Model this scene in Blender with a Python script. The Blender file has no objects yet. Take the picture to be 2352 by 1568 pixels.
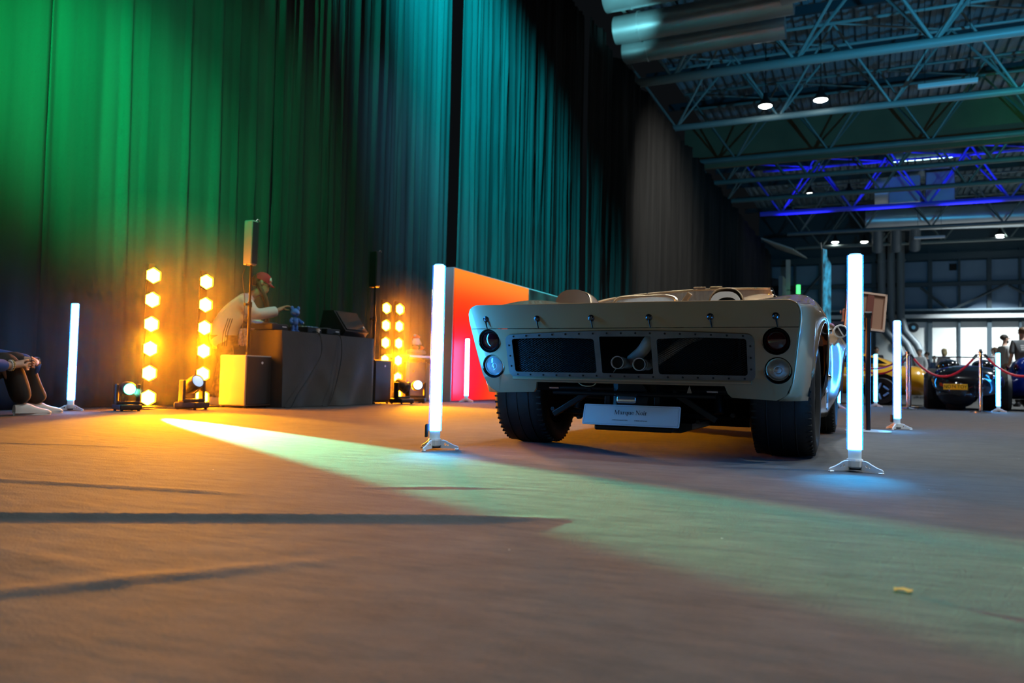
import bpy, bmesh, math, random
from mathutils import Vector, Matrix, Euler
random.seed(7)
S = bpy.context.scene
C = S.collection
PI = math.pi
R = math.radians

# ------------------------------------------------------------------ camera
# world: X to the right of the drape wall, Y along the drape wall, Z up
cam_d = bpy.data.cameras.new('camera')
cam_d.sensor_width = 36.0
cam_d.lens = 28.0
cam_d.clip_start = 0.05
cam_d.clip_end = 300
cam_d.dof.use_dof = True
cam_d.dof.focus_distance = 4.1
cam_d.dof.aperture_fstop = 2.6
cam_d.dof.aperture_blades = 7
cam = bpy.data.objects.new('camera', cam_d)
C.objects.link(cam)
yaw, pit, rol = R(24.5), math.atan(84 / 1829.0), 0.022
f0 = Vector((-math.sin(yaw) * math.cos(pit), math.cos(yaw) * math.cos(pit), math.sin(pit)))
r0 = Vector((math.cos(yaw), math.sin(yaw), 0))
u0 = r0.cross(f0)
rt = r0 * math.cos(rol) + u0 * math.sin(rol)
up = u0 * math.cos(rol) - r0 * math.sin(rol)
cam.matrix_world = Matrix(((rt.x, up.x, -f0.x, 0), (rt.y, up.y, -f0.y, 0), (rt.z, up.z, -f0.z, 0.389), (0, 0, 0, 1)))
S.camera = cam

# ------------------------------------------------------------------ world, view, big lights
w = bpy.data.worlds.new('world')
S.world = w
w.use_nodes = True
w.node_tree.nodes['Background'].inputs[0].default_value = (0.5, 0.62, 0.75, 1)
w.node_tree.nodes['Background'].inputs[1].default_value = 0.006
S.view_settings.view_transform = 'Standard'
S.view_settings.look = 'None'
S.view_settings.gamma = 1.0
S.view_settings.exposure = 0.0
S.view_settings.use_curve_mapping = False
S.cycles.use_denoising = True
S.cycles.max_bounces = 4
S.cycles.diffuse_bounces = 2
S.cycles.glossy_bounces = 3
S.cycles.transparent_max_bounces = 6
S.cycles.volume_bounces = 0
S.cycles.volume_step_rate = 3.0
S.cycles.volume_max_steps = 48
S.cycles.use_adaptive_sampling = True
S.cycles.adaptive_threshold = 0.05
S.cycles.adaptive_min_samples = 16
S.cycles.sample_clamp_indirect = 6.0
S.cycles.caustics_reflective = False
S.cycles.caustics_refractive = False


def aim(o, loc, to):
    o.location = loc
    d = Vector(to) - Vector(loc)
    o.rotation_euler = d.to_track_quat('-Z', 'Y').to_euler()


def spot(name, loc, to, col, power, size, blend, radius=0.06):
    l = bpy.data.lights.new(name, 'SPOT')
    l.color = col
    l.energy = power
    l.spot_size = R(size)
    l.spot_blend = blend
    l.shadow_soft_size = radius
    o = bpy.data.objects.new(name, l)
    C.objects.link(o)
    aim(o, loc, to)
    return o


def area(name, loc, to, col, power, sx, sy=None, spread=180):
    l = bpy.data.lights.new(name, 'AREA')
    l.shape = 'RECTANGLE' if sy else 'DISK'
    l.size = sx
    if sy:
        l.size_y = sy
    l.color = col
    l.energy = power
    l.spread = R(spread)
    o = bpy.data.objects.new(name, l)
    C.objects.link(o)
    aim(o, loc, to)
    return o


# coloured stage washes on the drape wall, hung above and behind the camera
spot('green_wash_light', (-3.4, 2.6, 4.4), (-7.1, 5.5, 3.0), (0.0, 1.0, 0.26), 7500, 38, 1.0, 0.15)
spot('green_wash_light', (-3.2, 1.2, 5.6), (-7.1, 4.1, 3.5), (0.0, 1.0, 0.12), 5000, 38, 1.0, 0.15)
spot('green_wash_light', (-3.0, 3.4, 6.0), (-7.1, 6.8, 3.5), (0.0, 1.0, 0.34), 2300, 44, 1.0, 0.15)
spot('green_wash_light', (-6.45, 5.6, 7.0), (-7.1, 9.8, 5.2), (0.0, 1.0, 0.40), 900, 46, 1.0, 0.08)
spot('teal_wash_light', (-6.3, 7.6, 8.4), (-7.1, 11.9, 4.8), (0.0, 0.95, 0.85), 1500, 50, 1.0, 0.08)
spot('teal_wash_light', (-4.8, 9.0, 11.0), (-7.1, 14.8, 4.8), (0.0, 0.86, 1.0), 26000, 54, 1.0, 0.1)
spot('teal_wash_light', (-4.0, 7.0, 9.5), (-7.1, 12.2, 2.6), (0.12, 0.60, 1.0), 5000, 26, 1.0, 0.1)
spot('green_wash_light', (2.0, 18.0, 3.0), (8.0, 41.0, 12.4), (0.0, 1.0, 0.35), 2500, 26, 1.0, 0.1)
spot('blue_uplight', (6.0, 14.0, 3.5), (3.0, 38.0, 15.0), (0.03, 0.44, 0.80), 8000, 72, 1.0, 0.2)  # added to light the roof blue, standing for scattered stage light
for bx in (-4.0, 0.5, 5.0, 9.5):
    spot('blue_uplight', (bx, 51.9, 3.0), (bx, 52.0, 12.4), (0.05, 0.05, 1.0), 7000, 26, 0.8, 0.2)
spot('teal_wash_light', (-4.5, 12.0, 6.0), (-6.6, 22.0, 10.9), (0.25, 0.9, 1.0), 7000, 11, 0.8, 0.1)
spot('white_wash_light', (0.5, 23.0, 11.0), (-7.0, 29.5, 4.6), (1.0, 0.97, 0.88), 5200, 62, 1.0, 0.15)
# area lights added as high-bay fill, mostly off frame; one brightens the car top
for hx, hy, hp, sp in ((6, 6, 540, 100), (14, 14, 800, 100), (7, 20, 1500, 130), (14, 30, 1500, 140), (24, 22, 600, 140), (3, -5, 50, 120), (10, 42, 1500, 140), (10, 58, 5200, 125), (8.03, 64.87, 3600, 104), (-0.5, 9.0, 200, 110), (0.6, 1.6, 180, 100), (-1.3, 5.9, 42, 26)):
    area('high_bay_fill', (hx, hy, 11.08), (hx, hy, 0), (0.86, 0.97, 1.0), hp, 0.5, None, sp)


# ------------------------------------------------------------------ materials
MATS = {}


def mat(name, col, rough=0.5, metal=0.0, coat=0.0, emit=None, strength=0.0, var=0.0, scale=8.0, bump=0.0, bscale=60.0,
        alpha=1.0, trans=0.0, sheen=0.0, spec=0.5, stretch=None):
    if name in MATS:
        return MATS[name]
    m = bpy.data.materials.new(name)
    m.use_nodes = True
    nt = m.node_tree
    b = nt.nodes['Principled BSDF']
    b.inputs['Base Color'].default_value = (*col, 1)
    b.inputs['Roughness'].default_value = rough
    b.inputs['Metallic'].default_value = metal
    b.inputs['Coat Weight'].default_value = coat
    b.inputs['Coat Roughness'].default_value = 0.05
    b.inputs['Specular IOR Level'].default_value = spec
    b.inputs['Transmission Weight'].default_value = trans
    b.inputs['Alpha'].default_value = alpha
    b.inputs['Sheen Weight'].default_value = sheen
    if emit:
        b.inputs['Emission Color'].default_value = (*emit, 1)
        b.inputs['Emission Strength'].default_value = strength
    tc = nt.nodes.new('ShaderNodeTexCoord')
    vec = tc.outputs['Object']
    if stretch:
        mp = nt.nodes.new('ShaderNodeMapping')
        mp.inputs['Scale'].default_value = stretch
        nt.links.new(vec, mp.inputs[0])
        vec = mp.outputs[0]
    if var > 0:
        n = nt.nodes.new('ShaderNodeTexNoise')
        n.inputs['Scale'].default_value = scale
        n.inputs['Detail'].default_value = 5
        nt.links.new(vec, n.inputs['Vector'])
        r = nt.nodes.new('ShaderNodeValToRGB')
        r.color_ramp.elements[0].position = 0.3
        r.color_ramp.elements[1].position = 0.7
        r.color_ramp.elements[0].color = tuple(c * (1 - var) for c in col) + (1,)
        r.color_ramp.elements[1].color = tuple(min(1, c * (1 + var)) for c in col) + (1,)
        nt.links.new(n.outputs['Fac'], r.inputs[0])
        nt.links.new(r.outputs[0], b.inputs['Base Color'])
    if bump > 0:
        n2 = nt.nodes.new('ShaderNodeTexNoise')
        n2.inputs['Scale'].default_value = bscale
        n2.inputs['Detail'].default_value = 4
        nt.links.new(vec, n2.inputs['Vector'])
        bp = nt.nodes.new('ShaderNodeBump')
        bp.inputs['Strength'].default_value = bump
        bp.inputs['Distance'].default_value = 0.01
        nt.links.new(n2.outputs['Fac'], bp.inputs['Height'])
        nt.links.new(bp.outputs[0], b.inputs['Normal'])
    MATS[name] = m
    return m


# ------------------------------------------------------------------ mesh helpers
class B:
    """collects geometry for ONE mesh object"""

    def __init__(self):
        self.bm = bmesh.new()

    def _xf(self, vs, m):
        if m is not None:
            bmesh.ops.transform(self.bm, matrix=m, verts=vs)

    def box(self, c, s, rot=None, bev=0.0, seg=2):
        r = bmesh.ops.create_cube(self.bm, size=1.0)
        vs = r['verts']
        bmesh.ops.scale(self.bm, vec=s, verts=vs)
        if bev > 0:
            es = list({e for v in vs for e in v.link_edges})
            rb = bmesh.ops.bevel(self.bm, geom=es, offset=bev, segments=seg, affect='EDGES', profile=0.5)
            vs = list({v for f in rb['faces'] for v in f.verts} | {v for v in vs if v.is_valid})
        m = Matrix.Translation(c)
        if rot is not None:
            m = m @ Euler(rot).to_matrix().to_4x4()
        self._xf(vs, m)
        return self

    def cyl(self, p0, p1, r0, r1=None, n=12, cap=True):
        p0, p1 = Vector(p0), Vector(p1)
        r1 = r0 if r1 is None else r1
        d = p1 - p0
        q = d.to_track_quat('Z', 'Y').to_matrix()
        a, bb = [], []
        for i in range(n):
            t = 2 * PI * i / n
            v = q @ Vector((math.cos(t), math.sin(t), 0))
            a.append(self.bm.verts.new(p0 + v * r0))
            bb.append(self.bm.verts.new(p1 + v * r1))
        for i in range(n):
            j = (i + 1) % n
            self.bm.faces.new((a[i], a[j], bb[j], bb[i]))
        if cap:
            self.bm.faces.new(a[::-1])
            self.bm.faces.new(bb)
        return self

    def tube(self, pts, r, n=8, closed=False, cap=True):
        pts = [Vector(p) for p in pts]
        rs = r if isinstance(r, (list, tuple)) else [r] * len(pts)
        rings = []
        prev = None
        for i, p in enumerate(pts):
            if closed:
                t = pts[(i + 1) % len(pts)] - pts[i - 1]
            else:
                t = pts[min(i + 1, len(pts) - 1)] - pts[max(i - 1, 0)]
            t.normalize()
            if prev is None:
                ref = Vector((0, 0, 1)) if abs(t.z) < 0.9 else Vector((1, 0, 0))
                u = t.cross(ref).normalized()
            else:
                u = (prev - t * prev.dot(t)).normalized()
            prev = u
            v = t.cross(u)
            rings.append([self.bm.verts.new(p + (u * math.cos(2 * PI * k / n) + v * math.sin(2 * PI * k / n)) * rs[i]) for k in range(n)])
        m = len(rings)
        for i in range(m if closed else m - 1):
            a, bb = rings[i], rings[(i + 1) % m]
            for k in range(n):
                self.bm.faces.new((a[k], a[(k + 1) % n], bb[(k + 1) % n], bb[k]))
        if cap and not closed:
            self.bm.faces.new(rings[0][::-1])
            self.bm.faces.new(rings[-1])
        return self

    def lathe(self, prof, n=24, m=None, close=False):
        """prof: (radius, height) about local Z"""
        rings = []
        new = []
        for (r, z) in prof:
            if r < 1e-6:
                v = self.bm.verts.new((0, 0, z))
                rings.append([v] * n)
                new.append(v)
            else:
                ring = [self.bm.verts.new((r * math.cos(2 * PI * k / n), r * math.sin(2 * PI * k / n), z)) for k in range(n)]
                rings.append(ring)
                new += ring
        if close:
            rings.append(rings[0])
        for a, bb in zip(rings, rings[1:]):
            for k in range(n):
                q = []
                for v in (a[k], a[(k + 1) % n], bb[(k + 1) % n], bb[k]):
                    if v not in q:
                        q.append(v)
                if len(q) > 2:
                    try:
                        self.bm.faces.new(q)
                    except ValueError:
                        pass
        self._xf(new, m)
        return self

    def grid(self, rows, closed_u=False, closed_v=False, flip=False):
        """rows: list of lists of points -> quads"""
        vs = [[self.bm.verts.new(p) for p in row] for row in rows]
        nr, nc = len(vs), len(vs[0])
        for i in range(nr if closed_v else nr - 1):
            for j in range(nc if closed_u else nc - 1):
                q = (vs[i][j], vs[i][(j + 1) % nc], vs[(i + 1) % nr][(j + 1) % nc], vs[(i + 1) % nr][j])
                self.bm.faces.new(q[::-1] if flip else q)
        return vs

    def loft(self, rings, cap=True):
        vs = self.grid(rings, closed_u=True)
        if cap:
            self.bm.faces.new(vs[0][::-1])
            self.bm.faces.new(vs[-1])
        return self

    def prism(self, poly, d, m=None):
        """poly: (x, y) outline extruded along z from 0 to d, then moved by matrix m"""
        a = [self.bm.verts.new((x, y, 0)) for x, y in poly]
        bb = [self.bm.verts.new((x, y, d)) for x, y in poly]
        n = len(poly)
        self.bm.faces.new(a[::-1])
        self.bm.faces.new(bb)
        for i in range(n):
            j = (i + 1) % n
            self.bm.faces.new((a[i], a[j], bb[j], bb[i]))
        self._xf(a + bb, m)
        return self

    def plate(self, outer, holes, d, f):
        """flat plate with holes; f maps (u, v, depth) to a point"""
        front, edges = [], []
        for loop in [outer] + holes:
            vs = [self.bm.verts.new((u, v, 0)) for u, v in loop]
            front.append(vs)
            for i in range(len(vs)):
                edges.append(self.bm.edges.new((vs[i], vs[(i + 1) % len(vs)])))
        r = bmesh.ops.triangle_fill(self.bm, use_beauty=True, use_dissolve=False, edges=edges)
        faces = [g for g in r['geom'] if isinstance(g, bmesh.types.BMFace)]
        ex = bmesh.ops.extrude_face_region(self.bm, geom=faces)
        top = {g for g in ex['geom'] if isinstance(g, bmesh.types.BMVert)}
        allv = {v for l in front for v in l} | top
        for v in allv:
            v.co = f(v.co.x, v.co.y, d if v in top else 0.0)
        return self

    def ell(self, c, r, n=16, m=10, rot=None):
        res = bmesh.ops.create_uvsphere(self.bm, u_segments=n, v_segments=m, radius=1.0)
        mm = Matrix.Translation(c)
        if rot is not None:
            mm = mm @ Euler(rot).to_matrix().to_4x4()
        rr = r if isinstance(r, (tuple, list)) else (r, r, r)
        mm = mm @ Matrix.Diagonal((*rr, 1))
        self._xf(res['verts'], mm)
        return self


def ob(name, b, m, parent=None, smooth=False, loc=None, rot=None, angle=40):
    me = bpy.data.meshes.new(name)
    bmesh.ops.recalc_face_normals(b.bm, faces=b.bm.faces[:])
    b.bm.to_mesh(me)
    b.bm.free()
    if smooth:
        me.polygons.foreach_set('use_smooth', [True] * len(me.polygons))
        if angle:
            try:
                me.set_sharp_from_angle(angle=R(angle))
            except Exception:
                pass
    me.materials.append(m)
    o = bpy.data.objects.new(name, me)
    C.objects.link(o)
    if loc is not None:
        o.location = loc
    if rot is not None:
        o.rotation_euler = rot
    if parent is not None:
        o.parent = parent
    return o


def tag(o, label=None, cat=None, group=None, kind=None):
    for k, v in (('label', label), ('category', cat), ('group', group), ('kind', kind)):
        if v:
            o[k] = v
    return o


def thing(name, label, cat, loc=(0, 0, 0), rz=0.0, group=None):
    o = bpy.data.objects.new(name, None)
    C.objects.link(o)
    o.location = loc
    o.rotation_euler = (0, 0, rz)
    return tag(o, label, cat, group)


def dup(o, parent=None):
    c = o.copy()
    C.objects.link(c)
    c.parent = parent
    for ch in list(o.children):
        dup(ch, c)
    return c


def text(name, s, size, m, parent, mtx, ext=0.0006, align='CENTER', sx=1.0):
    cu = bpy.data.curves.new(name, 'FONT')
    cu.body = s
    cu.size = size
    cu.align_x = align
    cu.align_y = 'CENTER'
    cu.extrude = ext
    cu.resolution_u = 3
    t = bpy.data.objects.new(name, cu)
    C.objects.link(t)
    dg = bpy.context.evaluated_depsgraph_get()
    me = bpy.data.meshes.new_from_object(t.evaluated_get(dg))
    bpy.data.objects.remove(t)
    me.materials.clear()
    me.materials.append(m)
    o = bpy.data.objects.new(name, me)
    C.objects.link(o)
    o.parent = parent
    o.matrix_local = mtx @ Matrix.Diagonal((sx, 1, 1, 1))
    return o


def interp(tab, x):
    """smooth interpolation in a table of (x, value)"""
    if x <= tab[0][0]:
        return tab[0][1]
    for i in range(len(tab) - 1):
        x0, y0 = tab[i]
        x1, y1 = tab[i + 1]
        if x <= x1:
            ym = tab[i - 1] if i > 0 else (2 * x0 - x1, y0)
            yp = tab[i + 2] if i + 2 < len(tab) else (2 * x1 - x0, y1)
            m0 = (y1 - ym[1]) / (x1 - ym[0]) * (x1 - x0)
            m1 = (yp[1] - y0) / (yp[0] - x0) * (x1 - x0)
            t = (x - x0) / (x1 - x0)
            return ((2 * t ** 3 - 3 * t ** 2 + 1) * y0 + (t ** 3 - 2 * t ** 2 + t) * m0 + (-2 * t ** 3 + 3 * t ** 2) * y1 + (t ** 3 - t ** 2) * m1)
    return tab[-1][1]


def crom(pts, n):
    """Catmull-Rom through points, n samples per span"""
    P = [Vector(p) for p in pts]
    P = [2 * P[0] - P[1]] + P + [2 * P[-1] - P[-2]]
    out = []
    for i in range(1, len(P) - 2):
        for k in range(n):
            t = k / n
            a, b, c, d = P[i - 1], P[i], P[i + 1], P[i + 2]
            out.append(0.5 * ((2 * b) + (c - a) * t + (2 * a - 5 * b + 4 * c - d) * t * t + (3 * b - a - 3 * c + d) * t ** 3))
    out.append(P[-2])
    return out


def rot_to(d, up=(0, 0, 1)):
    """matrix whose local Z points along d"""
    return Vector(d).to_track_quat('Z', 'Y').to_matrix().to_4x4()


black_metal = mat('black_metal', (0.012, 0.012, 0.014), 0.45, 0.3)
black_plastic = mat('black_plastic', (0.012, 0.012, 0.013), 0.5, bump=0.05, bscale=300)
rubber = mat('rubber', (0.008, 0.008, 0.009), 0.75, bump=0.15, bscale=120)
chrome = mat('chrome', (0.8, 0.8, 0.82), 0.08, 1.0)
steel = mat('steel', (0.45, 0.45, 0.46), 0.32, 1.0, var=0.15, scale=20)
white_plastic = mat('white_plastic', (0.78, 0.79, 0.8), 0.4)
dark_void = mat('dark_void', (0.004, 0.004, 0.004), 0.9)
# ------------------------------------------------------------------ floor: felt carpet with real folds
def carpet_z(x, y):
    z = 0.0
    # long folds in the felt, each a ridge along a polyline: (points, height, width)
    for pts, h, wd in FOLDS:
        best, tt = 9, 0
        for (ax, ay), (bx, by) in zip(pts, pts[1:]):
            dx, dy = bx - ax, by - ay
            L = dx * dx + dy * dy
            t = max(0, min(1, ((x - ax) * dx + (y - ay) * dy) / L))
            d = math.hypot(x - ax - t * dx, y - ay - t * dy)
            if d < best:
                best = d
        if best < wd * 3:
            e = min(math.hypot(x - pts[0][0], y - pts[0][1]), math.hypot(x - pts[-1][0], y - pts[-1][1]))
            z += h * math.exp(-(best / wd) ** 2) * min(1, 0.15 + e / 0.35)
    return z


FOLDS = [
    ([(-2.75, 1.0), (-2.08, 1.36), (-1.5, 1.70), (-0.94, 2.02), (-0.80, 2.10)], 0.011, 0.026),
    ([(-1.9, 0.52), (-1.37, 0.91), (-1.26, 1.07), (-1.10, 1.29), (-0.98, 1.46)], 0.005, 0.034),
    ([(-2.1, 0.95), (-1.68, 1.11), (-1.31, 1.07), (-1.16, 1.02)], 0.004, 0.035),
    ([(-3.2, 1.55), (-2.71, 1.79), (-1.95, 1.96), (-1.7, 1.99)], 0.006, 0.025),
    ([(-1.75, 2.2), (-1.4, 2.47), (-1.08, 2.62)], 0.0025, 0.022),
    ([(-4.6, 2.4), (-3.8, 2.75), (-3.3, 2.9)], 0.005, 0.03),
]
carpet = bpy.data.materials.new('carpet_felt')
carpet.use_nodes = True
nt = carpet.node_tree
bs = nt.nodes['Principled BSDF']
bs.inputs['Roughness'].default_value = 0.85
bs.inputs['Specular IOR Level'].default_value = 0.1
bs.inputs['Sheen Weight'].default_value = 0.1
bs.inputs['Sheen Roughness'].default_value = 0.5
tc = nt.nodes.new('ShaderNodeTexCoord')
n1 = nt.nodes.new('ShaderNodeTexNoise')
n1.inputs['Scale'].default_value = 5.0
n1.inputs['Detail'].default_value = 8
n1.inputs['Roughness'].default_value = 0.65
nt.links.new(tc.outputs['Object'], n1.inputs['Vector'])
cr = nt.nodes.new('ShaderNodeValToRGB')
cr.color_ramp.elements[0].position = 0.3
cr.color_ramp.elements[0].color = (0.036, 0.0345, 0.0335, 1)
cr.color_ramp.elements[1].position = 0.72
cr.color_ramp.elements[1].color = (0.088, 0.085, 0.083, 1)
nf = nt.nodes.new('ShaderNodeTexNoise')
nf.inputs['Scale'].default_value = 240
nf.inputs['Detail'].default_value = 6
nf.inputs['Roughness'].default_value = 0.8
nt.links.new(tc.outputs['Object'], nf.inputs['Vector'])
mfx = nt.nodes.new('ShaderNodeMix')
mfx.inputs['Factor'].default_value = 0.45
nt.links.new(n1.outputs['Fac'], mfx.inputs['A'])
nt.links.new(nf.outputs['Fac'], mfx.inputs['B'])
nt.links.new(mfx.outputs['Result'], cr.inputs[0])
# scattered pale lint
vo = nt.nodes.new('ShaderNodeTexVoronoi')
vo.inputs['Scale'].default_value = 4.5
vo.inputs['Randomness'].default_value = 1.0
nt.links.new(tc.outputs['Object'], vo.inputs['Vector'])
lt = nt.nodes.new('ShaderNodeMath')
lt.operation = 'LESS_THAN'
lt.inputs[1].default_value = 0.014
nt.links.new(vo.outputs['Distance'], lt.inputs[0])
mx = nt.nodes.new('ShaderNodeMix')
mx.data_type = 'RGBA'
nt.links.new(lt.outputs[0], mx.inputs['Factor'])
nt.links.new(cr.outputs[0], mx.inputs['A'])
mx.inputs['B'].default_value = (0.5, 0.5, 0.48, 1)
nt.links.new(mx.outputs['Result'], bs.inputs['Base Color'])
n2 = nt.nodes.new('ShaderNodeTexNoise')
n2.inputs['Scale'].default_value = 170
n2.inputs['Detail'].default_value = 3
nt.links.new(tc.outputs['Object'], n2.inputs['Vector'])
mp = nt.nodes.new('ShaderNodeMapping')
mp.inputs['Rotation'].default_value = (0, 0, R(-25))
mp.inputs['Scale'].default_value = (5, 14, 1)
nt.links.new(tc.outputs['Object'], mp.inputs[0])
n3 = nt.nodes.new('ShaderNodeTexNoise')
n3.inputs['Scale'].default_value = 1.0
n3.inputs['Detail'].default_value = 5
nt.links.new(mp.outputs[0], n3.inputs['Vector'])
b1 = nt.nodes.new('ShaderNodeBump')
b1.inputs['Strength'].default_value = 0.5
b1.inputs['Distance'].default_value = 0.004
nt.links.new(n2.outputs['Fac'], b1.inputs['Height'])
b2 = nt.nodes.new('ShaderNodeBump')
b2.inputs['Strength'].default_value = 0.22
b2.inputs['Distance'].default_value = 0.03
nt.links.new(n3.outputs['Fac'], b2.inputs['Height'])
nt.links.new(b1.outputs[0], b2.inputs['Normal'])
nt.links.new(b2.outputs[0], bs.inputs['Normal'])


def axis_steps(a, b, fine0, fine1, step):
    xs = [a]
    x = a
    while x < b:
        if fine0 <= x < fine1:
            x += step
        else:
            d = min(abs(x - fine0), abs(x - fine1))
            x += max(step, min(4.0, d * 0.25 + step))
        xs.append(min(x, b))
    return xs


fb = B()
xs = axis_steps(-9.5, 45, -4.6, 0.4, 0.022)
ys = axis_steps(-12, 72, 0.4, 3.0, 0.022)
fb.grid([[(x, y, carpet_z(x, y)) for x in xs] for y in ys])
floor = ob('floor', fb, carpet, smooth=True, angle=0)
tag(floor, 'dark grey felt carpet with long loose folds', kind='structure')

# ------------------------------------------------------------------ the drape wall: tall black drapes side by side
drape = mat('drape_cloth', (0.026, 0.026, 0.026), 0.85, spec=0.06, var=0.25, scale=3.0, stretch=(1, 1, 0.06), bump=0.25, bscale=14)


def make_drape(y0, y1, seed, label, xoff=0.0, amp=1.0, ridges=0, tuck=0.0):
    rnd = random.Random(seed)
    comp = [(rnd.uniform(0.9, 1.5), rnd.uniform(0, 6.28), 0.055), (rnd.uniform(2.2, 3.4), rnd.uniform(0, 6.28), 0.05),
            (rnd.uniform(4.5, 7.0), rnd.uniform(0, 6.28), 0.035), (rnd.uniform(9, 13), rnd.uniform(0, 6.28), 0.018),
            (rnd.uniform(17, 24), rnd.uniform(0, 6.28), 0.008)]
    n = int((y1 - y0) / (0.02 if ridges else 0.045))
    rdg = [(rnd.uniform(y0, y1), rnd.uniform(0.018, 0.045), rnd.uniform(0.02, 0.085), rnd.uniform(-0.022, 0.004)) for _ in range(ridges)]
    zs = [0.005, 0.25, 0.6, 1.1, 1.8, 2.8, 4.0, 5.5, 7.0, 8.7, 10.15]
    rows = []
    for z in zs:
        row = []
        for i in range(n + 1):
            y = y0 + (y1 - y0) * i / n
            yy = y + 0.10 * math.sin(z * 0.55 + y * 0.8) + 0.05 * math.sin(z * 1.3 + y * 2.1)
            env = 0.45 + 0.55 * (0.5 + 0.5 * math.sin(y * 0.55 + seed)) ** 1.5
            d = 0
            for k, (fq, ph, a) in enumerate(comp):
                fade = 1.0 if k < 2 else (0.75 + 0.25 * math.sin(z * 0.7 + y * 0.9 + k))
                s_ = math.sin(fq * yy * 2 + ph + 0.35 * math.sin(yy * 1.7 + k))
                d += a * fade * (abs(s_) * 2 - 1 if k in (2, 3) else s_)
            flare = 1 + 0.5 * max(0, 1 - z / 1.5)
            rx = 0
            for (ry, rw, ra, rs) in rdg:
                q = (y - ry - rs * (z - 3)) / rw
                if abs(q) < 3:
                    rx += ra * math.exp(-q * q)
            if tuck and y > y1 - 0.45:
                rx -= tuck * ((y - y1 + 0.45) / 0.45) ** 2
            row.append((-7.13 + xoff + min(rx, 0.14) + d * amp * env * flare, y, z + (0.0 if z < 10 else 0.06 * math.sin(y * 2.2))))
        rows.append(row)
    b = B()
    b.grid(rows)
    o = ob('stage_drape', b, drape, smooth=True, angle=0)
    sol = o.modifiers.new('thick', 'SOLIDIFY')
    sol.thickness = 0.012
    return tag(o, label, 'curtain', 'tall black drapes of the stage wall')


make_drape(-7.0, 4.93, 3, 'tall black drape behind the seated person, at the left edge', -0.02, 0.35)
make_drape(4.94, 8.0, 5, 'tall black drape washed green behind the two orange light columns', -0.04, 0.3, 9)
make_drape(8.02, 13.0, 11, 'tall black drape with thin folds behind the disc jockey table', -0.06, 0.35, 46, 0.32)
make_drape(13.02, 19.9, 15, 'tall teal-lit drape behind the glowing orange panel', 0.0, 0.55, 44)
make_drape(19.93, 29.9, 21, 'unlit black drape behind the gold race car windscreen', 0.05, 1.4)
make_drape(29.93, 62.0, 27, 'farthest black drape running on to the end of the hall', 0.0, 1.6)

# ------------------------------------------------------------------ the hall: end wall, side wall, roof
wall_grey = mat('wall_sheet', (0.15, 0.23, 0.33), 0.6, var=0.08, scale=0.6)
wall_white = mat('wall_white_panel', (0.72, 0.74, 0.72), 0.6, var=0.05, scale=0.8)
beam_dark = mat('beam_dark', (0.03, 0.05, 0.065), 0.6)
rail_m = mat('rail_grey', (0.22, 0.3, 0.35), 0.5)
truss_m = mat('truss_paint', (0.15, 0.18, 0.17), 0.45, var=0.1, scale=1.5)
duct_m = mat('duct_sheet', (0.62, 0.66, 0.68), 0.35, 0.7, var=0.08, scale=1.0)
roof_m = mat('roof_deck', (0.22, 0.32, 0.38), 0.55, 0.0, var=0.15, scale=0.6)

wb = B()
wb.box((17, 70.4, 7.5), (52, 0.3, 15))
wall_back = ob('wall_back', wb, beam_dark)
tag(wall_back, 'far end wall of the hall with pale panels and dark steel', kind='structure')
XW = [-8.5 + 2.0 * i + 0.45 for i in range(0, 14)]
pw = B().box((0, 0, 0), (1.84, 0.08, 5.4), bev=0.01, seg=1)
p_white = ob('wall_panel', pw, wall_white, wall_back, loc=(XW[0] + 1, 70.2, 2.8))
pg = B().box((0, 0, 0), (1.84, 0.08, 1.9), bev=0.01, seg=1)
p_grey = ob('wall_panel', pg, wall_grey, wall_back, loc=(XW[0] + 1, 70.2, 7.35))
pt = B().box((0, 0, 0), (1.84, 0.08, 1.6), bev=0.01, seg=1)
p_top = ob('wall_panel', pt, wall_grey, wall_back, loc=(XW[0] + 1, 70.2, 9.45))
for i, x in enumerate(XW):
    if i:
        for src in (p_white, p_grey, p_top):
            o = src.copy()
            C.objects.link(o)
            o.location.x = x + 1
    post = B().box((x, 70.0, 5.5), (0.16 if i % 2 else 0.30, 0.3, 11.0))
    ob('steel_post', post, beam_dark, wall_back)
for zz, hh in ((8.4, 0.3), (5.62, 0.10), (10.6, 0.5), (6.2, 0.5)):
    ob('steel_beam', B().box((8, 69.9, zz), (34, 0.25, hh)), beam_dark, wall_back)
ob('guard_rail', B().box((8, 69.6, 6.4), (34, 0.12, 0.14)), rail_m, wall_back)
ob('guard_rail', B().box((8, 69.6, 5.9), (34, 0.12, 0.3)), mat('ledge_white', (0.6, 0.62, 0.62), 0.6), wall_back)
for x0, x1, z0, z1 in ((-6.5, -3.2, 6.4, 10.4), (-6.5, -3.2, 8.3, 6.3), (3.3, 5.2, 8.2, 6.4), (9.0, 5.3, 8.3, 6.3), (9.2, 12, 8.2, 6.4)):
    ob('cross_brace', B().cyl((x0, 69.8, z0), (x1, 69.8, z1), 0.11, n=6), beam_dark, wall_back)
ob('louvre', B().box((5.9 - 0.35, 70.1, 9.75), (0.5, 0.1, 0.5)), dark_void, wall_back)

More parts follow.
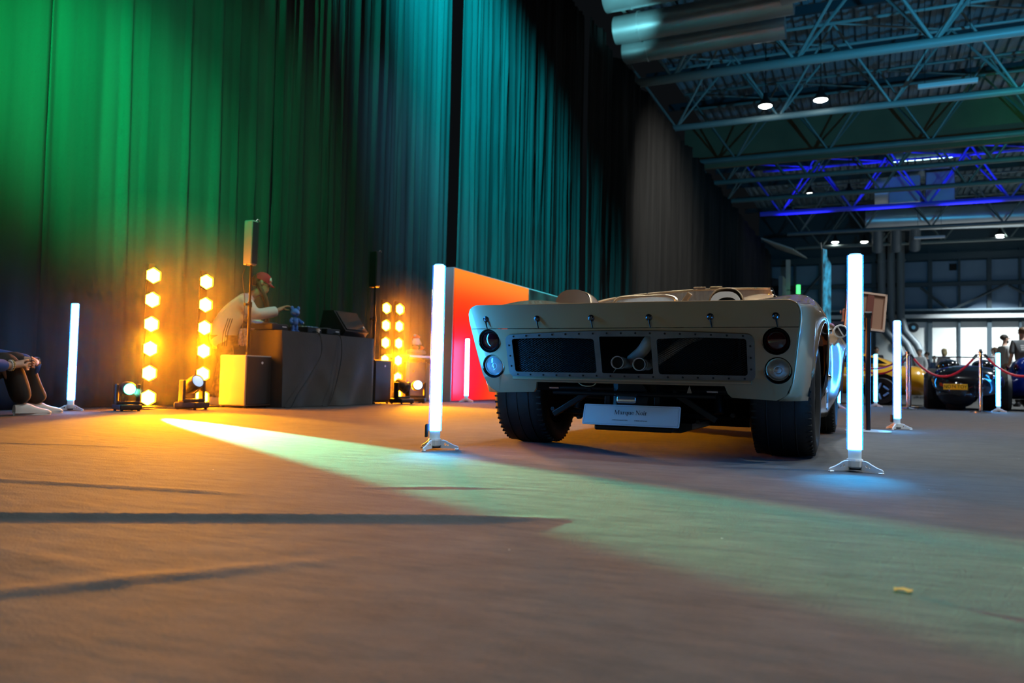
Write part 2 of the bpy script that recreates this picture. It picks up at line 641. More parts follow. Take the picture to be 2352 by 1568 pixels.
wl = B()
wl.box((-6.35 - 0.3, 67.6, 4.4), (0.3, 5.6, 8.8))
wall_left = ob('wall_left', wl, mat('side_wall', (0.35, 0.37, 0.36), 0.6, var=0.1, scale=0.7))
tag(wall_left, 'strip of pale side wall past the last drape', kind='structure')
for k in range(3):
    for j in range(2):
        ob('window_pane', B().box((-6.46, 65.6 + j * 0.7, 6.3 + k * 0.75), (0.06, 0.55, 0.6)), mat('pane_grey', (0.55, 0.58, 0.58), 0.3), wall_left)
ob('corner_post', B().box((-6.35, 67.4, 5.2), (0.3, 0.5, 10.4)), mat('post_pale', (0.6, 0.6, 0.56), 0.6), wall_left)
# sloping soffit boards above the side wall
for k in range(7):
    ob('soffit_board', B().box((-6.9 + 0.1 * k, 64.8 + 0.78 * k, 11.3), (2.6, 0.55, 0.08), rot=(0, R(22), 0)), wall_white, wall_left)

# ribbed roof deck, ribs along the hall
rb = B()
prof = []
x = -9.0
while x < 42:
    prof += [(x, 15.2), (x + 0.16, 15.2), (x + 0.22, 15.36), (x + 0.40, 15.36)]
    x += 0.46
prof = prof + [(a, 15.5) for a, z in ((42, 0), (-9, 0))]
n_ = len(prof)
rb.grid([[(px, -6, pz) for px, pz in prof], [(px, 71, pz) for px, pz in prof]])
ceiling = ob('ceiling', rb, roof_m)
tag(ceiling, 'ribbed sheet-metal roof deck high above the hall', kind='structure')
# purlins under the deck
for k in range(12):
    y = 18.5 + k * 4.6
    pb = B().box((16, y, 14.95), (52, 0.18, 0.34))
    ob('purlin', pb, beam_dark, ceiling)

# deep solid bulkhead hanging between trusses
bk = B()
bk.box((16, 41.0, 12.5), (50, 0.25, 2.3))
bh = ob('bulkhead', bk, mat('bulkhead_board', (0.17, 0.13, 0.07), 0.8, var=0.2, scale=0.4))
tag(bh, 'dark olive solid bulkhead hanging between the roof trusses', 'bulkhead')

# lattice roof trusses: one bottom chord, two top chords, zig-zag members
blue_truss = mat('truss_lit_blue', (0.10, 0.10, 1.0), 0.4)  # blue light on this truss is put into its colour too
lit_truss = mat('truss_paint_lit', (0.28, 0.36, 0.35), 0.4)  # paler copy: light on the nearest trusses is put into the colour


def truss(y, z0, h, x0, x1, bay, m, label, r=0.14, off=0.0):
    t = thing('roof_truss', label, 'truss', (0, y, z0), 0, 'roof trusses')
    ob('bottom_chord', B().cyl((x0, 0, 0), (x1, 0, 0), r, n=10), m, t, smooth=True)
    ob('top_chord', B().cyl((x0, -1.1, h), (x1, -1.1, h), r * 0.5, n=8), m, t, smooth=True)
    ob('top_chord', B().cyl((x0, 1.1, h), (x1, 1.1, h), r * 0.5, n=8), m, t, smooth=True)
    n = int((x1 - x0) / bay)
    d1 = d2 = None
    for k in range(n):
        xa = x0 + off + k * bay
        for sy in (-1.1, 1.1):
            for sx in (-bay / 2, bay / 2):
                o = ob('diagonal', B().cyl((0, 0, 0), (sx, sy, h), r * 0.36, n=6), m, t, loc=(xa, 0, 0)) if k == 0 else None
                key = (sy, sx)
                if o:
                    truss.src[key] = o
                else:
                    o = truss.src[key].copy()
                    C.objects.link(o)
                    o.location = (xa, 0, 0)
        # lacing between the two top chords
        if k == 0:
            truss.src['l'] = ob('top_lacing', B().cyl((-bay / 2, -1.1, h), (bay / 2, 1.1, h), r * 0.3, n=6), m, t, loc=(xa, 0, 0))
        else:
            o = truss.src['l'].copy()
            C.objects.link(o)
            o.location = (xa, 0, 0)
    return t


truss.src = {}
ORD = ['nearest', 'second', 'third', 'fourth', 'fifth', 'sixth', 'seventh', 'eighth', 'ninth']
TR = [(27.5, 11.1, 0.16), (32.9, 11.05, 0.13), (38.3, 11.0, 0.13), (43.0, 11.1, 0.13), (47.2, 11.0, 0.13), (52.0, 11.1, 0.15), (58.7, 10.95, 0.13), (64.7, 10.9, 0.13)]
for i, (y, z, r) in enumerate(TR):
    lab = {0: 'pale lattice roof truss nearest the camera, above the high-bay lamps', 5: 'roof truss lit bright blue in the middle of the hall'}.get(
        i, 'grey lattice roof truss, %s counting from the camera' % ORD[i])
    x0 = -8.2 if i < 5 else (-6.6 if i == 5 else -5.6)
    truss(y, z, 3.0, x0, 16 if i < 5 else 24, 4.1, blue_truss if i == 5 else (lit_truss if i in (0, 1) else truss_m), lab, r, (1.7, 0.6, 2.2, 1.0, 0.3, 1.25, 0.8, 1.9)[i])

# ------------------------------------------------------------------ ducts
def ring_duct(b, pts, r, n=20):
    b.tube(pts, r, n=n)


d1 = thing('air_duct', 'three big round ducts side by side up by the drape top', 'duct', (0, 0, 0))
for k, (yy, zz, rr, xe) in enumerate(((21.3, 11.35, 0.47, -1.6), (22.3, 10.75, 0.40, -2.0), (23.2, 10.42, 0.34, -2.3))):
    b = B()
    b.tube([(-7.0, yy, zz), (-6.9, yy, zz), (xe, yy, zz + 0.05)], rr, n=28)
    ob('duct_pipe', b, duct_m, d1, smooth=True)
    ob('duct_collar', B().tube([(-6.3, yy, zz + 0.02), (-6.24, yy, zz + 0.02)], rr + 0.035, n=28), duct_m, d1, smooth=True)
ob('end_drum', B().tube([(-2.3, 21.6, 11.15), (-1.3, 21.6, 11.2)], 0.72, n=28), duct_m, d1, smooth=True)
for xx in (-5.2, -3.8, -2.6):
    ob('hanger', B().box((xx, 22.4, 11.3), (0.05, 2.2, 0.05)).box((xx, 22.4, 12.6), (0.04, 0.04, 2.6)), black_metal, d1)

d2 = thing('air_duct', 'long horizontal silver duct below the blue truss', 'duct', (0, 0, 0))
ob('duct_pipe', B().tube([(-0.6, 62, 12.2), (9, 62, 12.0), (24, 62, 12.0)], 0.78, n=28), duct_m, d2, smooth=True)
for xx in (0.2, 1.4, 2.6):
    ob('duct_collar', B().tube([(xx, 62, 11.6), (xx, 62.6, 10.9), (xx, 63.2, 10.2)], 0.36, n=16), mat('pipe_grey', (0.13, 0.16, 0.18), 0.5, 0.1), d2, smooth=True)
d3 = thing('vertical_duct', 'three tall grey pipes standing against the end wall', 'duct', (0, 0, 0))
pipe_m = mat('pipe_grey', (0.13, 0.16, 0.18), 0.5, 0.1)
for k, xx in enumerate((0.51, 1.18, 1.85)):
    ob('duct_pipe', B().tube([(xx, 68.6, 12.4), (xx, 68.6, 5.8), (xx + 0.3, 68.3, 4.6), (xx + 1.1, 68.0, 3.6), (xx + 1.6, 67.8, 2.4), (xx + 1.7, 67.7, 0.05)], 0.29, n=16), pipe_m, d3, smooth=True)
    ob('duct_collar', B().tube([(xx, 68.6, 10.3), (xx, 68.6, 10.1)], 0.34, n=16), pipe_m, d3, smooth=True)
fan = thing('wall_fan', 'round black fan on the end wall beside the pipes', 'fan', (2.75, 69.3, 5.0))
ob('fan_drum', B().tube([(0, 0.2, 0), (0, -0.2, 0)], 0.38, n=20), black_metal, fan, smooth=True)
ob('fan_hub', B().tube([(0, -0.2, 0), (0, -0.28, 0)], 0.14, n=14), steel, fan, smooth=True)
hv = thing('air_handler', 'boxy roof air handler with a lit grille behind the blue truss', 'air handler', (2.6, 56, 11.9))
ob('cabinet', B().box((-0.9, 0, 0.9), (1.8, 1.4, 1.7), bev=0.05).box((1.1, 0, 0.95), (1.6, 1.2, 1.9), bev=0.05), duct_m, hv)
ob('inlet_drum', B().tube([(-2.6, 0, 1.0), (-1.8, 0, 1.0)], 0.85, n=24), duct_m, hv, smooth=True)
for hx_ in (-1.4, 1.6):
    ob('hanger', B().cyl((hx_, 0, 1.8), (hx_, 0, 3.3), 0.03, n=6), black_metal, hv)
ob('top_frame', B().box((0.2, 0, 2.05), (3.6, 1.6, 0.12)).box((0.2, 0, 2.35), (3.6, 0.1, 0.06)), steel, hv)
grl = mat('lit_grille', (0.7, 0.9, 1.0), 0.4, emit=(0.55, 0.95, 1.0), strength=9.0)
for k in range(8):
    ob('light_slot', B().box((-1.35 + k * 0.42, -0.85, 2.72), (0.34, 0.1, 0.16), bev=0.02), grl, hv)

# ------------------------------------------------------------------ high-bay lamps and strip fittings
hb_emit = mat('high_bay_lens', (1, 1, 1), 0.3, emit=(0.92, 1.0, 0.97), strength=20.0)
HB = [(-3.88, 31.84, 'high-bay lamp under the second truss, nearer the drapes'), (-1.87, 31.88, 'high-bay lamp under the second truss, the brighter higher one'),
      (-3.35, 47.65, 'high-bay lamp left of the air handler, seen through the blue truss'), (-1.31, 47.91, 'high-bay lamp between the blue truss diagonals'),
      (-2.72, 64.55, 'far high-bay lamp nearest the feather flag'), (-0.71, 64.97, 'far high-bay lamp beside the vertical pipes'), (8.03, 64.87, 'far high-bay lamp at the right edge')]
for x, y, lab in HB:
    t = thing('high_bay_lamp', lab, 'lamp', (x, y, 11.2), 0, 'high-bay lamps of the hall')
    ob('housing', B().lathe([(0.0, 0.5), (0.08, 0.5), (0.10, 0.3), (0.27, 0.06), (0.30, 0.0), (0.27, -0.01), (0.0, 0.02)], n=20), black_metal, t, smooth=True)
    ob('lens', B().lathe([(0.0, -0.09), (0.15, -0.07), (0.25, -0.02), (0.25, 0.0), (0.0, 0.0)], n=20), hb_emit, t, smooth=True)
    ob('suspension', B().cyl((0, 0, 0.5), (0, 0, 2.8), 0.015, n=6), black_metal, t)
for x, y, z, lab in ((2.3, 31.0, 10.95, 'unlit white strip light below the second truss'), (3.36, 60.0, 10.47, 'small unlit strip light near the end wall')):
    t = thing('strip_light', lab, 'lamp', (x, y, z))
    ob('housing', B().box((0, 0, 0), (1.85, 0.2, 0.16), bev=0.03), white_plastic, t)
    ob('hanger', B().cyl((-0.7, 0, 0.1), (-0.7, 0, 15.2 - z), 0.012, n=5), black_metal, t)
    ob('hanger', B().cyl((0.7, 0, 0.1), (0.7, 0, 15.2 - z), 0.012, n=5), black_metal, t)
ex = thing('exit_sign', 'small green glowing exit sign on the far side wall', 'sign', (-5.5, 66.6, 7.9))
ob('sign_box', B().box((0, 0, 0), (0.3, 0.12, 0.75), bev=0.03), mat('exit_green', (0.1, 0.7, 0.2), 0.4, emit=(0.1, 1.0, 0.25), strength=1.6), ex)
ob('bracket', B().cyl((-0.9, 0.3, 0), (-0.2, 0.1, 0), 0.03, n=6), black_metal, ex)
# ------------------------------------------------------------------ LED tubes on white feet
tube_glow = mat('tube_glow', (0.9, 0.95, 1.0), 0.4, emit=(0.03, 0.38, 1.0), strength=62.0)
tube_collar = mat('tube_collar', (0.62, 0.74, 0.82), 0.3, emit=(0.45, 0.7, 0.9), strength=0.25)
halo_m = mat('tube_halo', (0.2, 0.5, 1.0), 0.1, alpha=0.22, emit=(0.0, 0.22, 1.0), strength=1.1)  # blue glow shell added round the tube to imitate lens bloom
foot_white = mat('foot_white', (0.85, 0.84, 0.82), 0.45)


def make_tube():
    t = thing('led_tube', 'x', 'light tube')
    def half_round(r, a0, a1, z0, z1):
        n = 20
        arc = [(r * math.cos(R(a0 + (a1 - a0) * k / n)), r * math.sin(R(a0 + (a1 - a0) * k / n))) for k in range(n + 1)]
        return B().prism([(0.0, 0.0)] + arc, z1 - z0, Matrix.Translation((0, 0, z0)))
    # lit front half (local -Y) and opaque white back half
    ob('diffuser', half_round(0.030, 170, 370, 0.10, 0.985), tube_glow, t, smooth=True, angle=30)
    ob('back_housing', half_round(0.0298, 10.5, 169.5, 0.10, 0.985), white_plastic, t, smooth=True, angle=30)
    ob('halo_sleeve', B().lathe([(0.0355, 0.10), (0.0355, 0.985), (0.0347, 0.985), (0.0347, 0.10)], n=24), halo_m, t, smooth=True)
    ob('end_cap', B().lathe([(0, 0.992), (0.024, 0.992), (0.027, 0.985), (0.0, 0.985)], n=24), white_plastic, t, smooth=True)
    ob('collar', B().lathe([(0, 0.10), (0.0285, 0.10), (0.0285, 0.05), (0.0, 0.05)], n=24), tube_collar, t, smooth=True)
    hub = ob('hub', B().lathe([(0, 0.058), (0.034, 0.058), (0.036, 0.05), (0.036, 0.024), (0.030, 0.018), (0.0, 0.018)], n=12), foot_white, t)
    ob('socket', B().box((0, 0, 0.016), (0.045, 0.045, 0.012)), black_plastic, t)
    circ = lambda cx, cz, r: [(cx + r * math.cos(-2 * PI * k / 10), cz + r * math.sin(-2 * PI * k / 10)) for k in range(10)]
    prof = [(0.026, 0.008), (0.112, 0.006), (0.124, 0.006), (0.127, 0.011), (0.123, 0.017), (0.1, 0.024), (0.075, 0.036), (0.06, 0.045), (0.048, 0.049), (0.026, 0.049)]
    for k in range(3):
        b = B()
        b.plate(prof, [circ(0.056, 0.029, 0.0065), circ(0.070, 0.025, 0.0040)], 0.006, lambda u, v, d: Vector((u, d - 0.003, v)))
        f = ob('foot', b, foot_white, t, rot=(0, 0, R(90 + 120 * k)))
        ob('rim', B().tube([(p[0], 0, p[1]) for p in prof[1:]], 0.0035, n=6), foot_white, f)
        ob('pad', B().box((0.119, 0, 0.003), (0.022, 0.018, 0.006), bev=0.002, seg=1), foot_white, f)
    return t


TUBES = [((-0.081, 3.95), R(6), 'big white-blue LED tube standing right of the gold race car'),
         ((-2.133, 3.715), R(62), 'tall white-blue LED tube standing left of the gold race car'),
         ((-6.73, 5.01), R(48), 'white-blue LED tube beside the seated person, by the drape'),
         ((0.186, 8.06), R(42), 'LED tube just right of the display stand'),
         ((1.89, 15.56), R(0), 'LED tube in front of the blue sports car'),
         ((0.02, 16.49), R(5), 'far LED tube in front of the yellow coupe, right of the stand pole'),
         ((-0.55, 14.4), R(5), 'thin LED tube mostly hidden between two nearer uprights'),
         ((-5.80, 11.05), R(28), 'LED tube standing before the glowing red panel'),
         ((-5.55, 11.9), R(26), 'LED tube whose foot shows under the tail of the gold race car')]
tube0 = make_tube()
for i, ((x, y), a, lab) in enumerate(TUBES):
    t = tube0 if i == 0 else dup(tube0)
    t.location = (x, y, 0)
    t.rotation_euler = (0, 0, a)
    tag(t, lab, 'light tube', 'upright LED tubes')
# spots added before the nearer tubes to cast a blue pool on the carpet
for (x, y), a, lab in TUBES[:5]:
    dcam = Vector((-x, -y, 0)).normalized()
    p = Vector((x, y, 0.34)) + dcam * 0.05
    spot('tube_pool_spot', p, Vector((x, y, 0)) + dcam * 0.34, (0.0, 0.44, 1.0), 55 if y < 5 else 22, 62, 1.0, 0.03)
# battery pack clipped on two of the tubes
for i, (x, y, a) in enumerate(((-2.133, 3.715, R(24.5 + 180)), (0.186, 8.06, R(200)))):
    t = [o for o in C.objects if o.name.startswith('led_tube') and abs(o.location.x - x) < 0.01][0]
    b = B().box((0.045, 0.0, 0.1), (0.018, 0.04, 0.07), bev=0.006)
    ob('battery_pack', b, black_plastic, t, rot=(0, 0, a - t.rotation_euler.z))

# ------------------------------------------------------------------ columns of orange lamps
lamp_emit = mat('orange_lamp', (1, 0.8, 0.4), 0.4, emit=(1.0, 0.26, 0.0022), strength=520.0)
lamp_body = mat('lamp_body', (0.02, 0.018, 0.016), 0.5, 0.4)


def light_column(x, y, label, zs, face):
    t = thing('light_column', label, 'stage light', (x, y, 0), face, 'columns of orange lamps')
    ob('upright', B().box((-0.06, 0, 0.76), (0.05, 0.075, 1.48), bev=0.01), lamp_body, t)
    ob('base_plate', B().box((-0.02, 0, 0.01), (0.34, 0.30, 0.02), bev=0.006), lamp_body, t)
    for z in zs:
        l = ob('lamp_can', B().lathe([(0, -0.04), (0.05, -0.04), (0.084, -0.02), (0.088, 0.022), (0.083, 0.023), (0.081, -0.005), (0.0, -0.005)], n=6, m=rot_to((1, 0, 0)) @ Matrix.Rotation(R(30), 4, 'Z')), lamp_body, t, smooth=True, loc=(0.01, 0, z))
        ob('lamp_lens', B().lathe([(0, 0.008), (0.04, 0.007), (0.07, 0.004), (0.079, 0.0), (0, 0.0)], n=6, m=rot_to((1, 0, 0)) @ Matrix.Rotation(R(30), 4, 'Z')), lamp_emit, l)
    # the beam of the whole column, thrown down on to the carpet
    d = Vector((math.cos(R(-40)), math.sin(R(-40)), -0.23))
    p = Vector((x, y, 0.74)) + d * 0.10
    spot('column_beam', p, p + d, (1.0, 0.36, 0.0), 1500, 38, 0.6, 0.12)
    return t


ZC = [0.105 + 0.253 * k for k in range(6)]
FACE = R(-20)
light_column(-6.84, 5.955, 'column of six orange lamps farthest from the disc jockey', ZC, FACE)
light_column(-6.70, 6.54, 'column of orange lamps standing between moving head and subwoofer', ZC, FACE)
light_column(-6.52, 9.46 + 0.36, 'shorter column of orange lamps half hidden by the far subwoofer', ZC, FACE)
light_column(-6.42, 10.02, 'column of six orange lamps right of the table', ZC, FACE)

# ------------------------------------------------------------------ moving heads
def moving_head(x, y, rz, pan, tilt, label, lens, s=1.0):
    t = thing('moving_head', label, 'stage light', (x, y, 0), rz, 'moving head lights')
    ob('base', B().box((0, 0, 0.045 * s), (0.26 * s, 0.24 * s, 0.06 * s), bev=0.015 * s), black_plastic, t)
    for sx in (-0.1, 0.1):
        for sy in (-0.09, 0.09):
            ob('foot', B().cyl((sx * s, sy * s, 0), (sx * s, sy * s, 0.016 * s), 0.014 * s, n=10), rubber, t)
    y_ = ob('yoke', B().box((0, 0, 0.09 * s), (0.25 * s, 0.10 * s, 0.035 * s), bev=0.01 * s)
            .box((-0.112 * s, 0, 0.19 * s), (0.032 * s, 0.085 * s, 0.22 * s), bev=0.012 * s)
            .box((0.112 * s, 0, 0.19 * s), (0.032 * s, 0.085 * s, 0.22 * s), bev=0.012 * s), black_plastic, t, rot=(0, 0, pan))
    h = ob('head', B().lathe([(0, -0.11 * s), (0.06 * s, -0.105 * s), (0.075 * s, -0.05 * s), (0.078 * s, 0.05 * s), (0.07 * s, 0.10 * s), (0.062 * s, 0.10 * s), (0.060 * s, 0.085 * s), (0, 0.085 * s)], n=20),
           black_plastic, t, smooth=True, loc=(0, 0, 0.25 * s), rot=Euler((tilt, 0, pan)))
    ob('lens', B().lathe([(0, 0.118 * s), (0.035 * s, 0.112 * s), (0.06 * s, 0.095 * s), (0.06 * s, 0.087 * s), (0, 0.087 * s)], n=16), lens, h, smooth=True)
    return t


lens_green = mat('lens_green', (0.6, 1, 0.8), 0.2, emit=(0.06, 1.0, 0.42), strength=18)
lens_dim = mat('lens_blue_dim', (0.5, 0.7, 1.0), 0.1, emit=(0.35, 0.6, 1.0), strength=0.9)
lens_blue = mat('lens_blue', (0.7, 0.85, 1.0), 0.2, emit=(0.3, 0.6, 1.0), strength=14)
bdir = R(-27.3)
moving_head(-6.42, 5.36, R(-20), R(90) + bdir + R(20), R(93), 'moving head with a bright green lens beside the first column', lens_green, 0.85)
moving_head(-6.32, 6.05, R(10), R(70), R(66), 'moving head lit orange with a pale blue lens', lens_dim)
moving_head(-5.95, 9.42, R(-15), R(95), R(118), 'moving head lit orange right of the far subwoofer', black_plastic)
moving_head(-6.05, 9.98, R(25), R(15), R(84), 'moving head with a bluish white lens under the white table', lens_blue)
gb = Vector((math.cos(bdir), math.sin(bdir), -math.tan(R(4.0))))
hp = Vector((-6.42, 5.36, 0.2125)) + gb * 0.12
spot('green_beam', hp, hp + gb, (0.10, 1.0, 0.55), 10500, 10.6, 0.5, 0.02)

# ------------------------------------------------------------------ subwoofers and column speakers
spk_black = mat('speaker_grille', (0.012, 0.012, 0.013), 0.55, bump=0.3, bscale=400)
cab_m = mat('speaker_cabinet', (0.32, 0.30, 0.27), 0.5, bump=0.1, bscale=200)


def pa_stack(x, y, label_sub, label_col, cab, h=0.58):
    t = thing('subwoofer', label_sub, 'speaker', (x, y, 0), 0, 'subwoofers')
    ob('cabinet', B().box((-0.19, 0.2, h / 2 + 0.01), (0.37, 0.40, h - 0.03), bev=0.012), cab, t)
    ob('grille', B().box((-0.003, 0.2, h / 2 + 0.01), (0.012, 0.375, h - 0.055), bev=0.01), spk_black, t)
    ob('badge', B().cyl((0.002, 0.24, h - 0.085), (0.006, 0.24, h - 0.085), 0.014, n=14), white_plastic, t)
    for a in (-0.35, -0.03):
        for b_ in (0.04, 0.36):
            ob('foot', B().cyl((a, b_, 0), (a, b_, 0.02), 0.018, n=10), rubber, t)
    ob('pole_socket', B().cyl((-0.17, 0.2, h - 0.01), (-0.17, 0.2, h + 0.01), 0.03, n=14), black_plastic, t)
    c = thing('column_speaker', label_col, 'speaker', (x - 0.17, y + 0.2, h + 0.01), 0, 'column speakers on poles')
    ob('pole', B().cyl((0, 0, 0), (0, 0, 0.55), 0.019, n=14), black_metal, c, smooth=True)
    ob('pole_top', B().cyl((0, 0, 0.55), (0, 0, 1.0), 0.014, n=14), black_metal, c, smooth=True)
    cl = ob('clamp', B().cyl((0, 0, 0.52), (0, 0, 0.58), 0.026, n=14), black_metal, c, smooth=True)
    ob('clamp_knob', B().cyl((-0.02, -0.05, 0.55), (0, -0.01, 0.55), 0.014, n=10).box((-0.02, -0.055, 0.55), (0.03, 0.012, 0.03), bev=0.003), black_metal, cl)
    ob('array_body', B().box((-0.02, 0.0, 1.24), (0.12, 0.095, 0.5), bev=0.012), cab, c)
    ob('array_grille', B().box((0.043, 0.0, 1.24), (0.012, 0.085, 0.47), bev=0.006), spk_black, c)
    ob('top_eye', B().tube([(0.03, 0.02, 1.49), (0.03, 0.04, 1.51), (0.03, 0.06, 1.51), (0.03, 0.08, 1.49)], 0.005, n=6), steel, c)
    ob('cable', B().tube(crom([(-0.02, -0.05, 1.0), (-0.05, -0.07, 0.85), (-0.02, -0.06, 0.6), (-0.03, -0.06, 0.3), (-0.02, -0.05, 0.15), (-0.01, -0.02, 0.02)], 6), 0.004, n=6), black_plastic, c)
    return t


pa_stack(-6.15, 6.62, 'subwoofer with an orange-lit side, left of the draped table', 'column speaker on a pole above the nearer subwoofer', cab_m)
pa_stack(-6.12, 9.0, 'black subwoofer at the right end of the draped table', 'dark column speaker on a pole above the far subwoofer', black_plastic, 0.6)

# ------------------------------------------------------------------ draped disc jockey table and gear
cloth_m = mat('table_cloth', (0.03, 0.029, 0.028), 0.7, sheen=0.15, var=0.15, scale=6, bump=0.15, bscale=35)
tb = thing('draped_table', 'trestle table under a black cloth reaching the floor', 'table', (0, 0, 0))
TX0, TX1, TY0, TY1, TZ = -6.58, -6.07, 7.06, 8.88, 0.865
rnd = random.Random(4)
per = []
nside = 46
for i in range(nside):
    per.append((TX1, TY0 + (TY1 - TY0) * i / nside, 1, 0))
for i in range(16):
    per.append((TX1 + (TX0 - TX1) * i / 16, TY1, 0, 1))
for i in range(nside):
    per.append((TX0, TY1 + (TY0 - TY1) * i / nside, -1, 0))
for i in range(16):
    per.append((TX0 + (TX1 - TX0) * i / 16, TY0, 0, -1))
rows = []
for k, f in enumerate((0.0, 0.04, 0.15, 0.3, 0.45, 0.6, 0.75, 0.88, 1.0)):
    row = []
    for j, (x, y, nx, ny) in enumerate(per):
        s_ = y * 1.0 + x
        # swags: diagonal pulls from the top corners to a gather at the lower middle of the front
        u = (y - TY0) / (TY1 - TY0)
        g = 0.020 * math.sin(5.2 * s_ + 1.0 + 2.5 * f) + 0.014 * math.sin(13 * s_ + 5 * f)
        if nx > 0:
            g += 0.045 * math.exp(-((u - (0.25 + 0.30 * f)) / 0.06) ** 2) * f + 0.05 * math.exp(-((u - (0.98 - 0.42 * f)) / 0.07) ** 2) * f
            g -= 0.03 * math.exp(-((u - 0.45) / 0.12) ** 2) * math.sin(PI * f)
        out = (0.012 + 0.03 * f) + g * f
        row.append((x + nx * out, y + ny * out * 0.5, TZ * (1 - f) + 0.006 + (0.0 if f < 1 else 0.0)))
    rows.append(row)
b = B()
vs = b.grid(rows, closed_u=True)
b.bm.faces.new(vs[0])
ob('tablecloth', b, cloth_m, tb, smooth=True, angle=60)
ob('tabletop', B().box(((TX0 + TX1) / 2, (TY0 + TY1) / 2, TZ - 0.02), (TX1 - TX0 - 0.02, TY1 - TY0 - 0.02, 0.03)), mat('table_wood', (0.3, 0.22, 0.15), 0.6), tb)
for x in (TX0 + 0.08, TX1 - 0.08):
    for y in (TY0 + 0.1, TY1 - 0.1):
        ob('leg', B().cyl((x, y, 0.005), (x, y, TZ - 0.03), 0.016, n=8), steel, tb)
ZT = TZ + 0.008


def deck(x, y, label, kind):
    t = thing('media_player' if kind else 'audio_mixer', label, 'player' if kind else 'mixer', (x, y, ZT), 0, 'disc jockey gear on the table')
    ob('body', B().box((0, 0, 0.045), (0.36, 0.27, 0.075), bev=0.01), black_plastic, t)
    if kind:
        ob('jog_wheel', B().lathe([(0, 0.012), (0.085, 0.012), (0.095, 0.0), (0, 0)], n=28), mat('jog_grey', (0.1, 0.1, 0.11), 0.3, 0.6), t, smooth=True, loc=(0.02, 0, 0.083))
        ob('screen', B().box((-0.13, 0, 0.10), (0.07, 0.2, 0.008), rot=(0, R(20), 0)), mat('player_screen', (0.02, 0.03, 0.05), 0.2, emit=(0.15, 0.3, 0.6), strength=0.25), t)
    else:
        for k in range(4):
            ob('fader', B().box((0.06, -0.09 + 0.06 * k, 0.088), (0.025, 0.012, 0.014), bev=0.003), white_plastic, t)
            for j in range(3):
                ob('knob', B().cyl((-0.03 - 0.04 * j, -0.09 + 0.06 * k, 0.082), (-0.03 - 0.04 * j, -0.09 + 0.06 * k, 0.1), 0.009, n=10), steel, t)
    for sx in (-0.15, 0.15):
        for sy in (-0.1, 0.1):
            ob('foot', B().cyl((sx, sy, 0), (sx, sy, 0.009), 0.014, n=8), rubber, t)
    ob('maker_strip', B().box((0.181, 0.07, 0.05), (0.002, 0.07, 0.01)), white_plastic, t)
    return t


deck(-6.42, 7.24, 'black media player on the table before the disc jockey', 1)
deck(-6.40, 7.84, 'low audio mixer right of the blue bear figurine', 0)
deck(-6.36, 8.16, 'black media player beside the wedge monitor speaker', 1)
wm = thing('wedge_monitor', 'black wedge monitor speaker on the right end of the table', 'speaker', (-6.36, 8.60, ZT))
ob('cabinet', B().prism([(-0.22, 0), (0.16, 0), (0.22, 0.07), (0.02, 0.34), (-0.14, 0.34)], 0.50, Matrix.Translation((0, 0.25, 0)) @ Matrix.Rotation(R(90), 4, 'X')), black_plastic, wm)
gdir = Vector((0.27, 0, 0.20)).normalized()
ob('grille', B().box((0.128, 0, 0.21), (0.012, 0.44, 0.29), rot=(0, R(-36.5), 0), bev=0.004), spk_black, wm)
ob('badge', B().box((0.19, 0.18, 0.14), (0.008, 0.022, 0.03), rot=(0, R(-36.5), 0)), white_plastic, wm)
sc_ = thing('striped_scarf', 'pale checked scarf hanging over the table end', 'scarf', (-6.52, 7.05, 0))
rows = []
for j in range(9):
    f = j / 8
    rows.append([(-0.10 + 0.14 * u + 0.02 * math.sin(3 * f + u * 5), 0.12 - 0.19 * min(1, f * 2.5) - 0.012 * math.sin(u * 9 + f * 3), ZT + 0.012 - 0.30 * max(0, f - 0.36) + 0.008 * math.sin(u * 8)) for u in [k / 8 for k in range(9)]])
b = B()
b.grid(rows)
so = ob('cloth', b, mat('scarf_cloth', (0.6, 0.5, 0.46), 0.8, var=0.5, scale=40), sc_, smooth=True)
so.modifiers.new('t', 'SOLIDIFY').thickness = 0.006
cup = thing('paper_cup', 'small crumpled white cup between bear and mixer', 'cup', (-6.13, 7.78, ZT))
ob('cup_wall', B().lathe([(0.018, 0.0), (0.024, 0.06), (0.022, 0.06), (0.016, 0.004), (0, 0.004)], n=16), mat('cup_paper', (0.75, 0.7, 0.62), 0.6), cup, smooth=True)
for (ya, yb, lab) in ((7.72, 7.12, 'thin black cable hanging down the cloth below the bear figurine'), (8.12, 7.78, 'thin black cable hanging down the cloth below the far player')):
    pts = crom([(TX1 - 0.09, ya, ZT + 0.02), (TX1 - 0.02, ya, ZT + 0.015), (TX1 + 0.05, ya - 0.02, ZT - 0.05), (TX1 + 0.08, ya - 0.04, 0.62), (TX1 + 0.10, (ya + yb) / 2 + 0.05, 0.38), (TX1 + 0.12, yb + 0.1, 0.14), (TX1 + 0.13, yb, 0.012), (TX1 + 0.12, yb - 0.1, 0.010)], 6)
    tag(ob('cable', B().tube(pts, 0.006, n=6), black_plastic, smooth=True), lab, 'cable', 'cables on the table front')

